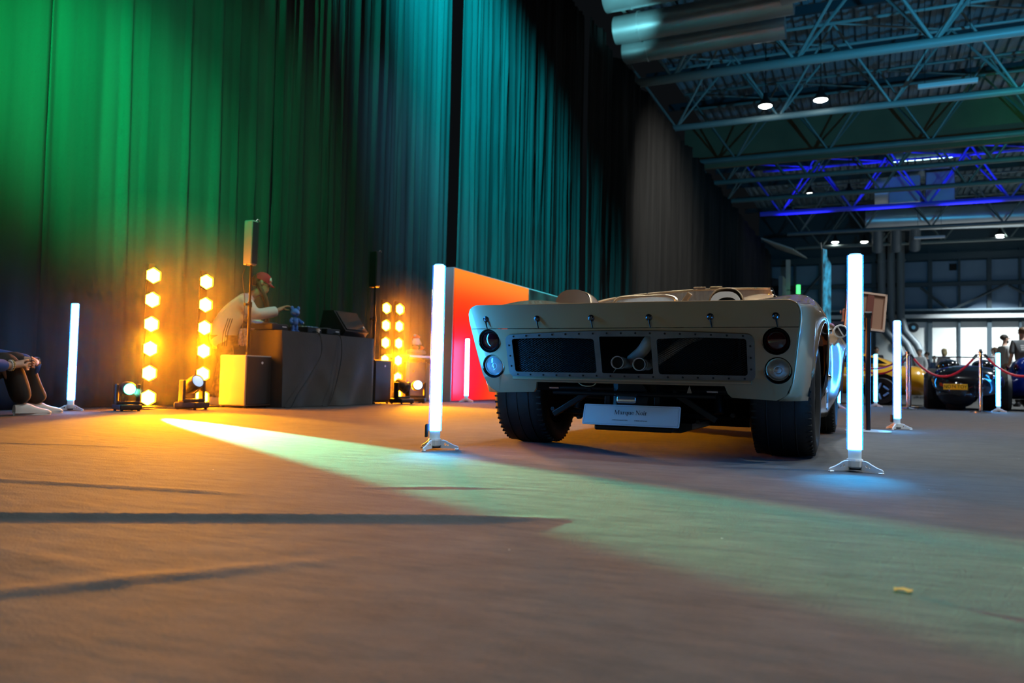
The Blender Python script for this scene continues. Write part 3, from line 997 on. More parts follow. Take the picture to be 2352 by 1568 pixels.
# blue bear figurine (plain toy bear)
bear_m = mat('bear_glaze', (0.06, 0.22, 0.68), 0.12, coat=1.0, var=0.45, scale=9)
br = thing('bear_figurine', 'glossy blue bear figurine standing on the draped table', 'figurine', (-6.25, 7.50, ZT), R(-20))
ob('body', B().ell((0, 0, 0.13), (0.042, 0.046, 0.062)), bear_m, br, smooth=True)
hd = ob('head', B().ell((0, 0, 0.235), (0.052, 0.058, 0.052)), bear_m, br, smooth=True)
ob('muzzle', B().ell((0.046, 0.008, 0.225), (0.018, 0.026, 0.018)), bear_m, hd, smooth=True)
for sy in (-1, 1):
    ob('ear', B().ell((0, sy * 0.042, 0.288), (0.012, 0.022, 0.024)), bear_m, hd, smooth=True)
    ob('leg', B().ell((0, sy * 0.024, 0.05), (0.024, 0.022, 0.05)).ell((0.014, sy * 0.026, 0.014), (0.036, 0.022, 0.014)), bear_m, br, smooth=True)
    ob('arm', B().tube([(0, sy * 0.036, 0.165), (0.012, sy * 0.062, 0.135), (0.04, sy * 0.072, 0.118)], [0.018, 0.018, 0.02], n=12).ell((0.048, sy * 0.073, 0.114), 0.021), bear_m, br, smooth=True)

# ------------------------------------------------------------------ glowing panel and dark panel
glow = bpy.data.materials.new('panel_glow')
glow.use_nodes = True
nt = glow.node_tree
bs = nt.nodes['Principled BSDF']
tc = nt.nodes.new('ShaderNodeTexCoord')
sp_ = nt.nodes.new('ShaderNodeMapping')
sp_.vector_type = 'POINT'
# printed red blob centred low on the panel
sp_.inputs['Location'].default_value = (0, -0.25 * 0.9, -0.5 * 0.9)
sp_.inputs['Scale'].default_value = (0, 0.8, 0.9)
nt.links.new(tc.outputs['Object'], sp_.inputs[0])
gr = nt.nodes.new('ShaderNodeTexGradient')
gr.gradient_type = 'SPHERICAL'
nt.links.new(sp_.outputs[0], gr.inputs[0])
ra = nt.nodes.new('ShaderNodeValToRGB')
ra.color_ramp.elements[0].color = (1.0, 0.055, 0.0, 1)
ra.color_ramp.elements[1].position = 0.55
ra.color_ramp.elements[1].color = (1.0, 0.0, 0.025, 1)
e = ra.color_ramp.elements.new(0.25)
e.color = (1.0, 0.02, 0.0, 1)
nt.links.new(gr.outputs['Fac'], ra.inputs[0])
# paler printed border along the top edge
sx_ = nt.nodes.new('ShaderNodeSeparateXYZ')
nt.links.new(tc.outputs['Object'], sx_.inputs[0])
mr_ = nt.nodes.new('ShaderNodeMapRange')
mr_.interpolation_type = 'SMOOTHSTEP'
mr_.inputs['From Min'].default_value = 1.55
mr_.inputs['From Max'].default_value = 2.12
nt.links.new(sx_.outputs['Z'], mr_.inputs['Value'])
mxp = nt.nodes.new('ShaderNodeMix')
mxp.data_type = 'RGBA'
nt.links.new(mr_.outputs[0], mxp.inputs['Factor'])
nt.links.new(ra.outputs[0], mxp.inputs['A'])
mxp.inputs['B'].default_value = (1.0, 0.26, 0.02, 1)
nt.links.new(mxp.outputs['Result'], bs.inputs['Emission Color'])
bs.inputs['Emission Strength'].default_value = 1.05
bs.inputs['Base Color'].default_value = (0.05, 0.004, 0.0, 1)
bs.inputs['Roughness'].default_value = 0.35
frame_w = mat('panel_frame', (0.62, 0.62, 0.64), 0.4)
pn = thing('light_box_panel', 'tall glowing orange and red panel behind the gold race car', 'light box', (-6.04, 11.0, 0))
ob('screen', B().box((0.005, 1.475, 1.06), (0.02, 2.92, 2.09)), glow, pn)
ob('frame', B().box((-0.09, 1.475, 1.06), (0.16, 2.95, 2.12), bev=0.006), frame_w, pn)
dp = thing('display_board', 'dark mottled display panel continuing behind the glowing one', 'panel', (-6.04, 13.97, 0))
ob('screen', B().box((0.005, 2.0, 1.06), (0.02, 3.96, 2.08)), mat('dark_print', (0.035, 0.06, 0.05), 0.35, var=0.9, scale=2.5), dp)
ob('frame', B().box((-0.09, 2.0, 1.06), (0.16, 4.0, 2.12), bev=0.006), frame_w, dp)

# ------------------------------------------------------------------ white side table with case, figurine and bag
t2 = thing('folding_table', 'white folding table behind the tall LED tube', 'table', (-6.66, 10.95, 0))
ob('tabletop', B().box((0, 0, 0.69), (0.55, 1.3, 0.035), bev=0.008), white_plastic, t2)
for sx in (-0.22, 0.22):
    for sy in (-0.58, 0.58):
        ob('leg', B().cyl((sx, sy, 0), (sx * 0.95, sy, 0.675), 0.014, n=8), steel, t2)
fc = thing('flight_case', 'dark flight case standing under the white folding table', 'case', (-6.72, 10.68, 0))
ob('case_body', B().box((0, 0, 0.31), (0.46, 0.56, 0.58), bev=0.01), mat('case_board', (0.03, 0.022, 0.03), 0.5), fc)
for sy in (-0.275, 0.275):
    ob('edge_rail', B().box((0.225, sy, 0.31), (0.025, 0.025, 0.6)), steel, fc)
ob('latch', B().box((0.235, -0.1, 0.46), (0.012, 0.06, 0.03), bev=0.004), chrome, fc)
for sy in (-0.2, 0.2):
    ob('caster', B().cyl((0.1, sy - 0.012, 0.02), (0.1, sy + 0.012, 0.02), 0.02, n=10), rubber, fc)
wb2 = thing('storage_box', 'pale blue-lit white storage box under the folding table', 'box', (-6.66, 11.26, 0))
ob('box_body', B().box((0, 0, 0.3), (0.42, 0.5, 0.58), bev=0.012), mat('box_white', (0.6, 0.7, 0.74), 0.5), wb2)
ob('handle', B().box((0.215, 0.05, 0.33), (0.02, 0.1, 0.03), bev=0.005), white_plastic, wb2)
bag = thing('crumpled_bag', 'crumpled grey bag lying on the white folding table', 'bag', (-6.62, 10.86, 0.708))
b = B()
rnd = random.Random(9)
rows = []
for i in range(13):
    th = PI * i / 12
    rows.append([(0.13 * math.sin(th) * math.cos(a) * (1 + 0.25 * rnd.uniform(-1, 1)), 0.22 * math.sin(th) * math.sin(a) * (1 + 0.2 * rnd.uniform(-1, 1)), 0.055 + 0.052 * math.cos(th) * (1 + 0.0 * i)) for a in [2 * PI * k / 18 for k in range(18)]])
b.grid(rows, closed_u=True)
ob('bag_skin', b, mat('bag_film', (0.25, 0.27, 0.28), 0.3), bag, smooth=True)
fgm_w = mat('toy_white', (0.8, 0.82, 0.85), 0.35)
fgm_o = mat('toy_orange', (0.85, 0.22, 0.05), 0.4)
fg = thing('desk_figurine', 'white and orange toy figurine sitting on the grey bag', 'figurine', (-6.62, 10.86, 0.80))
ob('body', B().ell((0, 0, 0.13), (0.06, 0.075, 0.085)), fgm_w, fg, smooth=True)
ob('cap', B().ell((0, 0.0, 0.205), (0.055, 0.07, 0.035)), fgm_o, fg, smooth=True)
ob('bobble', B().ell((0, -0.05, 0.225), 0.024), fgm_w, fg, smooth=True)
for sy in (-1, 1):
    ob('foot', B().ell((0.04, sy * 0.085, 0.035), (0.05, 0.05, 0.035)), fgm_o, fg, smooth=True)
    ob('arm', B().tube([(0, sy * 0.07, 0.17), (0.01, sy * 0.11, 0.13), (0.02, sy * 0.115, 0.09)], 0.011, n=8), fgm_w, fg, smooth=True)
ob('lap', B().ell((0.01, 0, 0.045), (0.06, 0.09, 0.045)), black_plastic, fg, smooth=True)

# floor cables by the moving heads
for pts, lab in (([(-6.6, 5.5, .008), (-6.45, 5.62, .008), (-6.52, 5.8, .01), (-6.4, 5.95, .008), (-6.42, 6.2, .01), (-6.5, 6.4, .008)], 'loose cable on the carpet between the first two moving heads'),
                 ([(-6.2, 9.5, .008), (-6.0, 9.65, .01), (-5.92, 9.8, .008), (-6.1, 10.2, .01), (-6.2, 10.4, .008)], 'loose cable on the carpet by the white folding table')):
    tag(ob('cable', B().tube(crom(pts, 8), 0.007, n=6), black_plastic, smooth=True), lab, 'cable', 'cables on the floor')

# haze volumes added round the lamp columns in place of lens bloom
hz = bpy.data.materials.new('bloom_haze')
hz.use_nodes = True
hz.node_tree.nodes.clear()
ho = hz.node_tree.nodes.new('ShaderNodeOutputMaterial')
hv_ = hz.node_tree.nodes.new('ShaderNodeVolumeScatter')
tcz = hz.node_tree.nodes.new('ShaderNodeTexCoord')
gz = hz.node_tree.nodes.new('ShaderNodeTexGradient')
gz.gradient_type = 'SPHERICAL'
mz = hz.node_tree.nodes.new('ShaderNodeMath')
mz.operation = 'MULTIPLY'
mz.inputs[1].default_value = 0.2
hz.node_tree.links.new(tcz.outputs['Object'], gz.inputs[0])
hz.node_tree.links.new(gz.outputs['Fac'], mz.inputs[0])
hz.node_tree.links.new(mz.outputs[0], hv_.inputs['Density'])
hz.node_tree.links.new(hv_.outputs[0], ho.inputs['Volume'])
for c_, r_, lab in (((-6.60, 6.2, 0.75), (0.75, 1.9, 1.5), 'thin added bloom haze round the two left lamp columns'), ((-6.35, 9.95, 0.7), (0.7, 1.1, 1.3), 'thin added bloom haze round the two right lamp columns')):
    b = B()
    b.ell((0, 0, 0), 1.0, 24, 16)
    tag(ob('bloom_haze', b, hz, smooth=True, loc=c_), lab, 'haze', kind='stuff').scale = r_
# ------------------------------------------------------------------ the gold open race car, seen from the tail
gold = mat('gold_paint', (0.36, 0.235, 0.13), 0.30, 0.3, coat=1.0, var=0.04, scale=3)
car_dark = mat('chassis_black', (0.012, 0.013, 0.015), 0.4, 0.5)
frame_m = mat('grille_frame', (0.16, 0.155, 0.15), 0.42, 0.6, var=0.15, scale=14)
rivet_m = mat('rivet_dark', (0.02, 0.02, 0.02), 0.4, 0.5)
glass_m = mat('screen_glass', (0.9, 0.95, 0.97), 0.02, trans=0.0, alpha=0.16, spec=0.8)
red_lens = mat('red_lens', (0.05, 0.004, 0.006), 0.1, coat=1.0)
clear_lens = mat('clear_lens', (0.42, 0.46, 0.5), 0.12, 0.2, coat=1.0)
pipe_white = mat('exhaust_white', (0.66, 0.62, 0.55), 0.55, var=0.2, scale=12)
pipe_dark = mat('exhaust_inside', (0.01, 0.01, 0.01), 0.8)
alloy = mat('wheel_alloy', (0.55, 0.55, 0.55), 0.25, 1.0)
tyre_m = mat('tyre_rubber', (0.011, 0.011, 0.012), 0.62, bump=0.1, bscale=150)

car = thing('race_car', 'gold open-top race car with black grille, seen from the tail', 'car', (-1.17, 3.86, 0))


def tail_y(v):
    return 0.35 * (0.745 - v) + (0.25 * max(0, 0.40 - v))


def tailf(u, v, d):
    return Vector((u, tail_y(v) + d, v))


def mirror_loop(half):
    return half + [(-u, v) for u, v in reversed(half)]


def circ2(cx, cz, r, n=24):
    return [(cx + r * math.cos(-2 * PI * k / n), cz + r * math.sin(-2 * PI * k / n)) for k in range(n)]


def rrect(x0, x1, z0, z1, r, n=4, top=0.0):
    pts = []
    for cx, cz, a0 in ((x1 - r, z0 + r, -90), (x1 - r, z1 - r, 0), (x0 + r, z1 - r, 90), (x0 + r, z0 + r, 180)):
        for k in range(n + 1):
            a = R(a0 + 90 * k / n)
            pts.append((cx + r * math.cos(a), cz + r * math.sin(a)))
        if a0 == 0 and top:
            for k in range(1, 8):
                f = k / 8
                pts.append((x1 - r + (x0 + r - x1 + r) * f, z1 + top * math.sin(PI * f)))
    return pts


LAMPS = [(-0.75, 0.590, 0), (-0.746, 0.453, 1), (0.75, 0.590, 0), (0.754, 0.453, 1)]
low = mirror_loop([(0.50, 0.372), (0.512, 0.335), (0.53, 0.316), (0.74, 0.308), (0.785, 0.332), (0.812, 0.39), (0.824, 0.45), (0.851, 0.653)])
b = B()
b.plate(low, [rrect(-0.628, 0.628, 0.412, 0.612, 0.03, top=0.016)] + [circ2(x, z, 0.063) for x, z, k in LAMPS], 0.02, tailf)
tp = ob('tail_panel', b, gold, car)
b = B()
b.plate(mirror_loop([(0.851, 0.656), (0.857, 0.70), (0.855, 0.735), (0.842, 0.760), (0.815, 0.774), (0.78, 0.777)]), [], 0.02, tailf)
lip = ob('tail_lip', b, gold, car)
# rolled lower edge of the grille opening
ob('lower_roll', B().tube([(x, tail_y(0.392) - 0.006, 0.392) for x in (-0.63, -0.3, 0, 0.3, 0.63)], 0.011, n=8), gold, car, smooth=True)
# grille frame with three openings
fb_ = B()
fb_.plate(rrect(-0.650, 0.650, 0.396, 0.622, 0.035, top=0.018),
          [rrect(-0.612, -0.147, 0.425, 0.600, 0.012, 2, top=0.006), rrect(-0.118, 0.152, 0.425, 0.612, 0.006, 2), rrect(0.181, 0.615, 0.425, 0.600, 0.012, 2, top=0.006)],
          -0.008, tailf)
gf = ob('grille_frame', fb_, frame_m, car)
rv = B().lathe([(0, 0.004), (0.004, 0.003), (0.0055, 0), (0, -0.002)], n=8, m=rot_to((0, -1, -0.35)))
rv0 = None
spots = [(-0.60 + 0.075 * k, 0.612 + 0.016 * math.sin(PI * (k / 16))) for k in range(17)] + [(-0.60 + 0.075 * k, 0.410) for k in range(17)] + [(s * 0.632, z) for s in (-1, 1) for z in (0.455, 0.51, 0.565)]
for u, v in spots:
    if rv0 is None:
        rv0 = ob('rivet', rv, rivet_m, gf, smooth=True, loc=tailf(u, v, -0.009))
    else:
        o = rv0.copy()
        C.objects.link(o)
        o.location = tailf(u, v, -0.009)
# expanded-metal mesh in the two outer openings
mesh_m = mat('mesh_wire', (0.05, 0.05, 0.05), 0.35, 0.8)
for x0, x1 in ((-0.615, -0.145), (0.178, 0.618)):
    b = B()
    z0, z1 = 0.422, 0.606
    px, pz = 0.019, 0.0105
    n = int((x1 - x0) / px) + int((z1 - z0) / pz)
    for sgn in (1, -1):
        for k in range(-int((z1 - z0) / pz), int((x1 - x0) / px) + 1):
            # line through (x0 + k px, z0) with slope pz/px
            xa, za = x0 + k * px, z0
            xb, zb = xa + (z1 - z0) / pz * px, z1
            if xa < x0:
                za += (x0 - xa) * pz / px
                xa = x0
            if xb > x1:
                zb -= (xb - x1) * pz / px
                xb = x1
            if xb - xa < 0.004:
                continue
            if sgn < 0:
                xa, xb = x0 + x1 - xa, x0 + x1 - xb
            b.cyl(tailf(xa, za, 0.012), tailf(xb, zb, 0.012), 0.0012, n=3, cap=False)
    tag(ob('grille_mesh', b, mesh_m, car), kind='stuff')
# lamps
for x, z, k in LAMPS:
    ax = Matrix.Translation(tailf(x, z, 0.0)) @ rot_to((0, -1, -0.2))
    cupp = ob('lamp_cup', B().lathe([(0.066, 0.002), (0.064, -0.004), (0.063, -0.05), (0, -0.055)], n=28, m=ax), dark_void, car, smooth=True)
    ob('lamp_ring', B().lathe([(0.058, -0.024), (0.058, -0.010), (0.052, -0.006), (0.050, -0.010), (0.050, -0.024)], n=28, m=ax), chrome if k else car_dark, cupp, smooth=True)
    ob('lamp_lens', B().lathe(([(0, -0.002), (0.012, -0.003), (0.016, -0.006), (0.02, -0.004), (0.034, -0.008)] if k else [(0, 0.004), (0.02, 0.002), (0.036, -0.005)]) + [(0.05, -0.016), (0.05, -0.03), (0, -0.03)], n=28, m=ax), clear_lens if k else red_lens, cupp, smooth=True)
# latches on the lip
for k in range(6):
    x = -0.754 + 0.301 * k
    l = ob('latch', B().lathe([(0, 0.010), (0.008, 0.009), (0.012, 0.004), (0.017, 0.002), (0.018, 0.0), (0, -0.001)], n=14, m=rot_to((0, -1, -0.35))), mat('latch_metal', (0.10, 0.10, 0.11), 0.25, 0.9), car, smooth=True, loc=tailf(x, 0.705, 0))
    ob('latch_tail', B().tube([(0.001, -0.006, -0.012), (0.004, -0.004, -0.028), (0.008, 0.002, -0.05)], [0.0045, 0.004, 0.003], n=6), car_dark, l)

# body shell: one lofted skin from tail to nose with open wheel arches
Yr, Yf, Rr, Rf = 0.72, 3.13, 0.392, 0.375
T_w = [(0, .853), (.15, .868), (.4, .905), (.72, .928), (1.05, .925), (1.4, .885), (1.8, .86), (2.3, .875), (2.7, .925), (3.1, .955), (3.4, .93), (3.75, .83), (4.1, .60), (4.28, .38)]
T_s = [(0, .725), (.15, .735), (.4, .75), (.72, .755), (1.05, .73), (1.4, .70), (1.8, .66), (2.3, .65), (2.7, .68), (3.1, .69), (3.4, .63), (3.75, .54), (4.1, .46), (4.28, .42)]
T_xc = [(0, .81), (.15, .80), (.4, .79), (.72, .78), (1.05, .76), (1.4, .72), (1.8, .70), (2.3, .72), (2.7, .74), (3.1, .75), (3.4, .70), (3.75, .58), (4.1, .4), (4.28, .2)]
T_f = [(0, .774), (.2, .788), (.4, .822), (.6, .858), (.8, .882), (1.0, .884), (1.4, .85), (1.8, .82), (2.3, .83), (2.7, .87), (3.1, .88), (3.4, .80), (3.75, .66), (4.1, .51), (4.28, .45)]
T_v = [(0, .776), (.15, .785), (.4, .80), (.72, .81), (1.2, .83), (1.6, .84), (1.9, .84), (2.3, .87), (2.7, .84), (3.1, .76), (3.4, .69), (3.75, .60), (4.1, .49), (4.28, .44)]
T_c = [(0, .777), (.15, .79), (.4, .81), (.72, .83), (1.2, .86), (1.5, .86), (1.65, .62), (2.1, .60), (2.3, .88), (2.7, .85), (3.1, .77), (3.4, .70), (3.75, .61), (4.1, .50), (4.28, .44)]


def z_low(y):
    for yc, r in ((Yr, Rr), (Yf, Rf)):
        if abs(y - yc) < r:
            return max(0.16 if y > yc else (0.31 if yc == Yr else 0.16), 0.33 + math.sqrt(r * r - (y - yc) ** 2))
    if y < Yr:
        return 0.31
    if y < Yf:
        return 0.15
    return 0.16 + 0.1 * max(0, (y - 3.6) / 0.7)


ys = [0.0, 0.02, 0.06, 0.1, 0.15, 0.2, 0.26, 0.30, Yr - Rr - 0.002]
for yc, r in ((Yr, Rr), (Yf, Rf)):
    for k in range(25):
        ys.append(yc - r * math.cos(PI * (k + 0.0) / 24) * 0.9999)
ys += [Yr + Rr + 0.002, 1.2, 1.35, 1.45, 1.5, 1.55, 1.6, 1.65, 1.8, 2.0, 2.1, 2.15, 2.2, 2.25, 2.3, 2.4, 2.55, 2.7, Yf - Rf - 0.002, Yf + Rf + 0.002, 3.6, 3.75, 3.9, 4.0, 4.1, 4.2, 4.28]
ys = sorted(set(round(y, 4) for y in ys))
T_out = [(.30, .735), (.308, .745), (.332, .787), (.39, .813), (.45, .825), (.653, .852), (.70, .858), (.735, .856), (.76, .843), (.774, .816), (.778, .79)]
rows = []
for y in ys:
    wdt, zs, xc, zf, zv, zc, zl = (interp(T_w, y), interp(T_s, y), interp(T_xc, y), interp(T_f, y), interp(T_v, y), interp(T_c, y), z_low(y))
    zs = max(zs, zl + 0.02)
    wb_ = wdt - (0.0 if zl > 0.34 else (0.035 if y < Yr else 0.10))
    if y < 0.34:
        wb_ = wdt - 0.03
    cp = [(wb_, zl), (wdt - 0.004, zl + (zs - zl) * 0.45), (wdt, zs), ((wdt + xc) / 2 + 0.02, (zs + zf * 2.2) / 3.2), (xc, zf), (xc * 0.72, (zf + zv) / 2), (xc * 0.5, zv), (0.12, zc), (0.0, zc)]
    half = crom([(a, 0, c) for a, c in cp], 5)
    sec = []
    for p in half:
        v = p.z
        yy = y
        if y < 0.35:      # the tail end leans with the tail panel
            f = 1 - y / 0.35
            yy = y + tail_y(min(v, 0.775)) * f + 0.012 * f
        px_ = max(p.x, 0.0)
        if y < 0.16 and v < 0.778:
            g = 1 - y / 0.16
            g = g * g * (3 - 2 * g)
            xo = interp(T_out, v) - 0.001
            if px_ > 0.72:
                px_ = px_ * (1 - g) + xo * g
        sec.append((px_, yy, v))
    rows.append(sec + [(-a, b_, c) for a, b_, c in reversed(sec[:-1])])
b = B()
b.grid(rows)
body = ob('body_shell', b, gold, car, smooth=True, angle=50)
body.modifiers.new('t', 'SOLIDIFY').thickness = -0.006
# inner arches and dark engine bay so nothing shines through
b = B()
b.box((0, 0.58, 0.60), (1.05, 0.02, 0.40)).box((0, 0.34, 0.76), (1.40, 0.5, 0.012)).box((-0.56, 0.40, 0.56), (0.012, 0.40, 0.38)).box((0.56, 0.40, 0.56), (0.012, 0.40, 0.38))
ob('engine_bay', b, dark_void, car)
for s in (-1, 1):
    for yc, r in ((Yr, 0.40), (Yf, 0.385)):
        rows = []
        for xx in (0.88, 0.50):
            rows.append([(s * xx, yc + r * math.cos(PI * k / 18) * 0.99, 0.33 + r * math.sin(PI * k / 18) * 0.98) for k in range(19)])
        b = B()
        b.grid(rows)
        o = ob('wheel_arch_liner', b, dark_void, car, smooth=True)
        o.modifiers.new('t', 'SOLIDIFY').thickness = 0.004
# floor pan, with dark boxes added to keep the underbody dark
ob('floor_pan', B().box((0, 2.0, 0.30), (1.0, 2.0, 0.34)).box((0, 1.93, 0.28), (1.5, 1.5, 0.28)), dark_void, car)

# wheels
def wheel(x, y, rad, wid, s, rimr):
    t = ob('wheel', B().lathe([(rimr - 0.005, -wid * 0.42), (rimr + 0.03, -wid * 0.49), (rad - 0.055, -wid * 0.5), (rad - 0.025, -wid * 0.47), (rad - 0.009, -wid * 0.40), (rad - 0.003, -wid * 0.28), (rad, -wid * 0.1), (rad, wid * 0.1), (rad - 0.003, wid * 0.28),
                               (rad - 0.009, wid * 0.40), (rad - 0.025, wid * 0.47), (rad - 0.055, wid * 0.5), (rimr + 0.03, wid * 0.49), (rimr - 0.005, wid * 0.42)], n=56, m=rot_to((1, 0, 0)), close=False), tyre_m, car, smooth=True, loc=(x, y, rad))
    t['label'] = 'black tyre with alloy rim'
    # rim: barrel, lip and spoked face toward the outside
    q = rot_to((s, 0, 0))
    ob('rim', B().lathe([(rimr - 0.012, -wid * 0.42), (rimr - 0.03, 0), (rimr - 0.02, wid * 0.38), (rimr + 0.006, wid * 0.44), (rimr + 0.012, wid * 0.43), (rimr - 0.002, wid * 0.36)], n=40, m=q), alloy, t, smooth=True)
    ob('rim_face', B().lathe([(0, 0.05), (0.05, 0.05), (0.06, 0.035), (rimr * 0.6, 0.03), (rimr - 0.025, 0.055), (rimr - 0.025, 0.04), (0, 0.02)], n=40, m=q), alloy, t, smooth=True)
    for k in range(6):
        a = 2 * PI * k / 6
        ob('spoke_rib', B().box((0, 0, 0), (0.02, 0.035, rimr * 0.55), bev=0.006).box((0, 0, 0), (0.01, 0.01, 0.01)), alloy, t, loc=(s * 0.045, math.cos(a) * rimr * 0.6, math.sin(a) * rimr * 0.6), rot=(-a + PI / 2, 0, 0))
    ob('hub_nut', B().lathe([(0, 0.10), (0.022, 0.098), (0.03, 0.08), (0.045, 0.05), (0, 0.04)], n=6, m=q), chrome, t)
    b = B()
    nl = 54
    for k in range(nl):
        a = 2 * PI * k / nl
        for e in (-1, 1):
            rr = rad - 0.0135
            b.box((e * wid * 0.405, math.cos(a) * rr, math.sin(a) * rr), (wid * 0.11, 0.012, 0.009), rot=(a, 0, 0))
    for e in (-0.22, 0.0, 0.22):
        b.tube([(e * wid, math.cos(2 * PI * k / 40) * rad, math.sin(2 * PI * k / 40) * rad) for k in range(40)], 0.0035, n=4, closed=True)
    tag(ob('tread', b, tyre_m, t), kind='stuff')
    return t


wheel(0.735, Yr, 0.318, 0.32, 1, 0.20)
wheel(-0.735, Yr, 0.318, 0.32, -1, 0.20)
wheel(0.765, Yf, 0.305, 0.25, 1, 0.20)
wheel(-0.765, Yf, 0.305, 0.25, -1, 0.20)

# exhausts behind the middle opening
for x, z, l in ((-0.045, 0.482, 0.26), (0.07, 0.474, 0.22)):
    yy = tail_y(z) + 0.035
    p = ob('exhaust_pipe', B().lathe([(0.027, -l), (0.027, -0.09), (0.032, -0.085), (0.032, -0.07), (0.029, -0.068), (0.034, 0.0), (0.030, 0.0), (0.026, -0.05), (0, -0.09)], n=22, m=rot_to((0.05, -1, 0))), pipe_white, car, smooth=True, loc=(x, yy, z))
    ob('pipe_mouth', B().cyl((0, 0.012, 0), (0, 0.02, 0), 0.029, n=20), pipe_dark, p)
ob('exhaust_header', B().tube(crom([(0.16, 0.42, 0.655), (0.125, 0.30, 0.635), (0.10, 0.22, 0.60), (0.06, 0.24, 0.55), (-0.02, 0.32, 0.50)], 6), 0.032, n=16), pipe_white, car, smooth=True)
ob('header_clamp', B().tube([(0.117, 0.27, 0.625), (0.105, 0.245, 0.612)], 0.037, n=16), steel, car, smooth=True)
ob('exhaust_header', B().tube(crom([(0.30, 0.5, 0.64), (0.27, 0.40, 0.62), (0.2, 0.33, 0.56), (0.09, 0.32, 0.478)], 6), 0.026, n=14), pipe_white, car, smooth=True)
ob('pull_rod', B().cyl((-0.075, 0.16, 0.43), (-0.055, 0.17, 0.462), 0.0025, n=5), white_plastic, car)
# gearbox and suspension below the tail
ob('gearbox', B().box((0.0, 0.55, 0.29), (0.26, 0.5, 0.24), bev=0.04).cyl((0, 0.25, 0.3), (0, 0.35, 0.3), 0.09, n=16).box((0.02, 0.5, 0.14), (0.42, 0.6, 0.03), bev=0.01), car_dark, car)
ob('cross_tube', B().cyl((-0.44, 0.24, 0.318), (0.44, 0.24, 0.318), 0.013, n=10), car_dark, car, smooth=True)
ob('cross_tube', B().cyl((-0.62, 0.42, 0.345), (0.62, 0.42, 0.345), 0.02, n=10), car_dark, car, smooth=True)
for s in (-1, 1):
    ob('strut', B().box((s * 0.33, 0.25, 0.265), (0.26, 0.022, 0.03), rot=(0, s * R(32), 0), bev=0.004), car_dark, car)
    ob('bracket', B().box((s * 0.135, 0.262, 0.285), (0.03, 0.02, 0.09), bev=0.003), car_dark, car)
    ob('mount_bolt', B().cyl((s * 0.455, 0.22, 0.345), (s * 0.40, 0.22, 0.345), 0.010, n=8), chrome, car, smooth=True)
    ob('wishbone', B().cyl((s * 0.16, 0.56, 0.2), (s * 0.6, 0.68, 0.2), 0.015, n=8).cyl((s * 0.16, 0.85, 0.2), (s * 0.6, 0.72, 0.2), 0.015, n=8), car_dark, car)
    ob('radius_arm', B().cyl((s * 0.2, 0.5, 0.33), (s * 0.6, 0.66, 0.4), 0.013, n=8), car_dark, car)
    ob('drive_shaft', B().cyl((s * 0.12, 0.70, 0.30), (s * 0.62, 0.72, 0.318), 0.03, n=12), car_dark, car, smooth=True)
    ob('damper', B().tube([(s * 0.40, 0.55, 0.22), (s * 0.36, 0.6, 0.52)], 0.032, n=14), car_dark, car, smooth=True)
    ob('joint_nut', B().cyl((s * 0.33, 0.38, 0.18), (s * 0.33, 0.34, 0.18), 0.011, n=6), car_dark, car)
    ob('joint_nut', B().cyl((s * 0.50, 0.42, 0.22), (s * 0.50, 0.38, 0.22), 0.012, n=6), car_dark, car)
ob('rear_tray', B().prism([(-0.20, 0.155), (-0.16, 0.135), (-0.14, 0.122), (0.24, 0.118), (0.3, 0.14), (0.3, 0.17), (-0.2, 0.17)], 0.5, Matrix.Translation((0, 0.85, 0)) @ Matrix.Rotation(R(90), 4, 'X')), car_dark, car)
ob('hose', B().tube(crom([(-0.30, 0.22, 0.385), (-0.27, 0.21, 0.362), (-0.235, 0.2, 0.355), (-0.2, 0.21, 0.36), (-0.18, 0.22, 0.385)], 5), 0.003, n=6), mat('hose_cream', (0.6, 0.52, 0.3), 0.5), car)
ob('bolt_tab', B().prism([(0, 0), (0.03, 0), (0.015, 0.045)], 0.004, Matrix.Translation((0.29, 0.25, 0.325)) @ Matrix.Rotation(R(90), 4, 'X')), steel, car)
pl = ob('plate_lamp', B().box((0, 0, 0), (0.105, 0.03, 0.04), bev=0.012, seg=3), mat('lamp_clear', (0.5, 0.55, 0.6), 0.08, 0.8), car, smooth=True, loc=(-0.005, 0.17, 0.292))
ob('lamp_hood', B().box((0, 0.005, 0.024), (0.12, 0.045, 0.012), bev=0.005), car_dark, pl)

# display plate with serif lettering
plate_m = mat('plate_white', (0.80, 0.82, 0.84), 0.45)
ink = mat('plate_ink', (0.03, 0.04, 0.06), 0.6)
pt_ = ob('number_plate', B().prism(rrect(-0.26, 0.26, -0.0565, 0.0565, 0.008), 0.004), plate_m, car, loc=(0.010, 0.20, 0.206), rot=(R(90 - 20), 0, 0))
pt_['label'] = 'white display plate reading Marque Noir'
bd = B()
bd.plate(rrect(-0.253, 0.253, -0.050, 0.050, 0.006), [rrect(-0.252, 0.252, -0.049, 0.049, 0.005)], 0.0004, lambda u, v, d: Vector((u, v, 0.0042 + d)))
ob('border_line', bd, mat('border_grey', (0.3, 0.36, 0.42), 0.6), pt_)


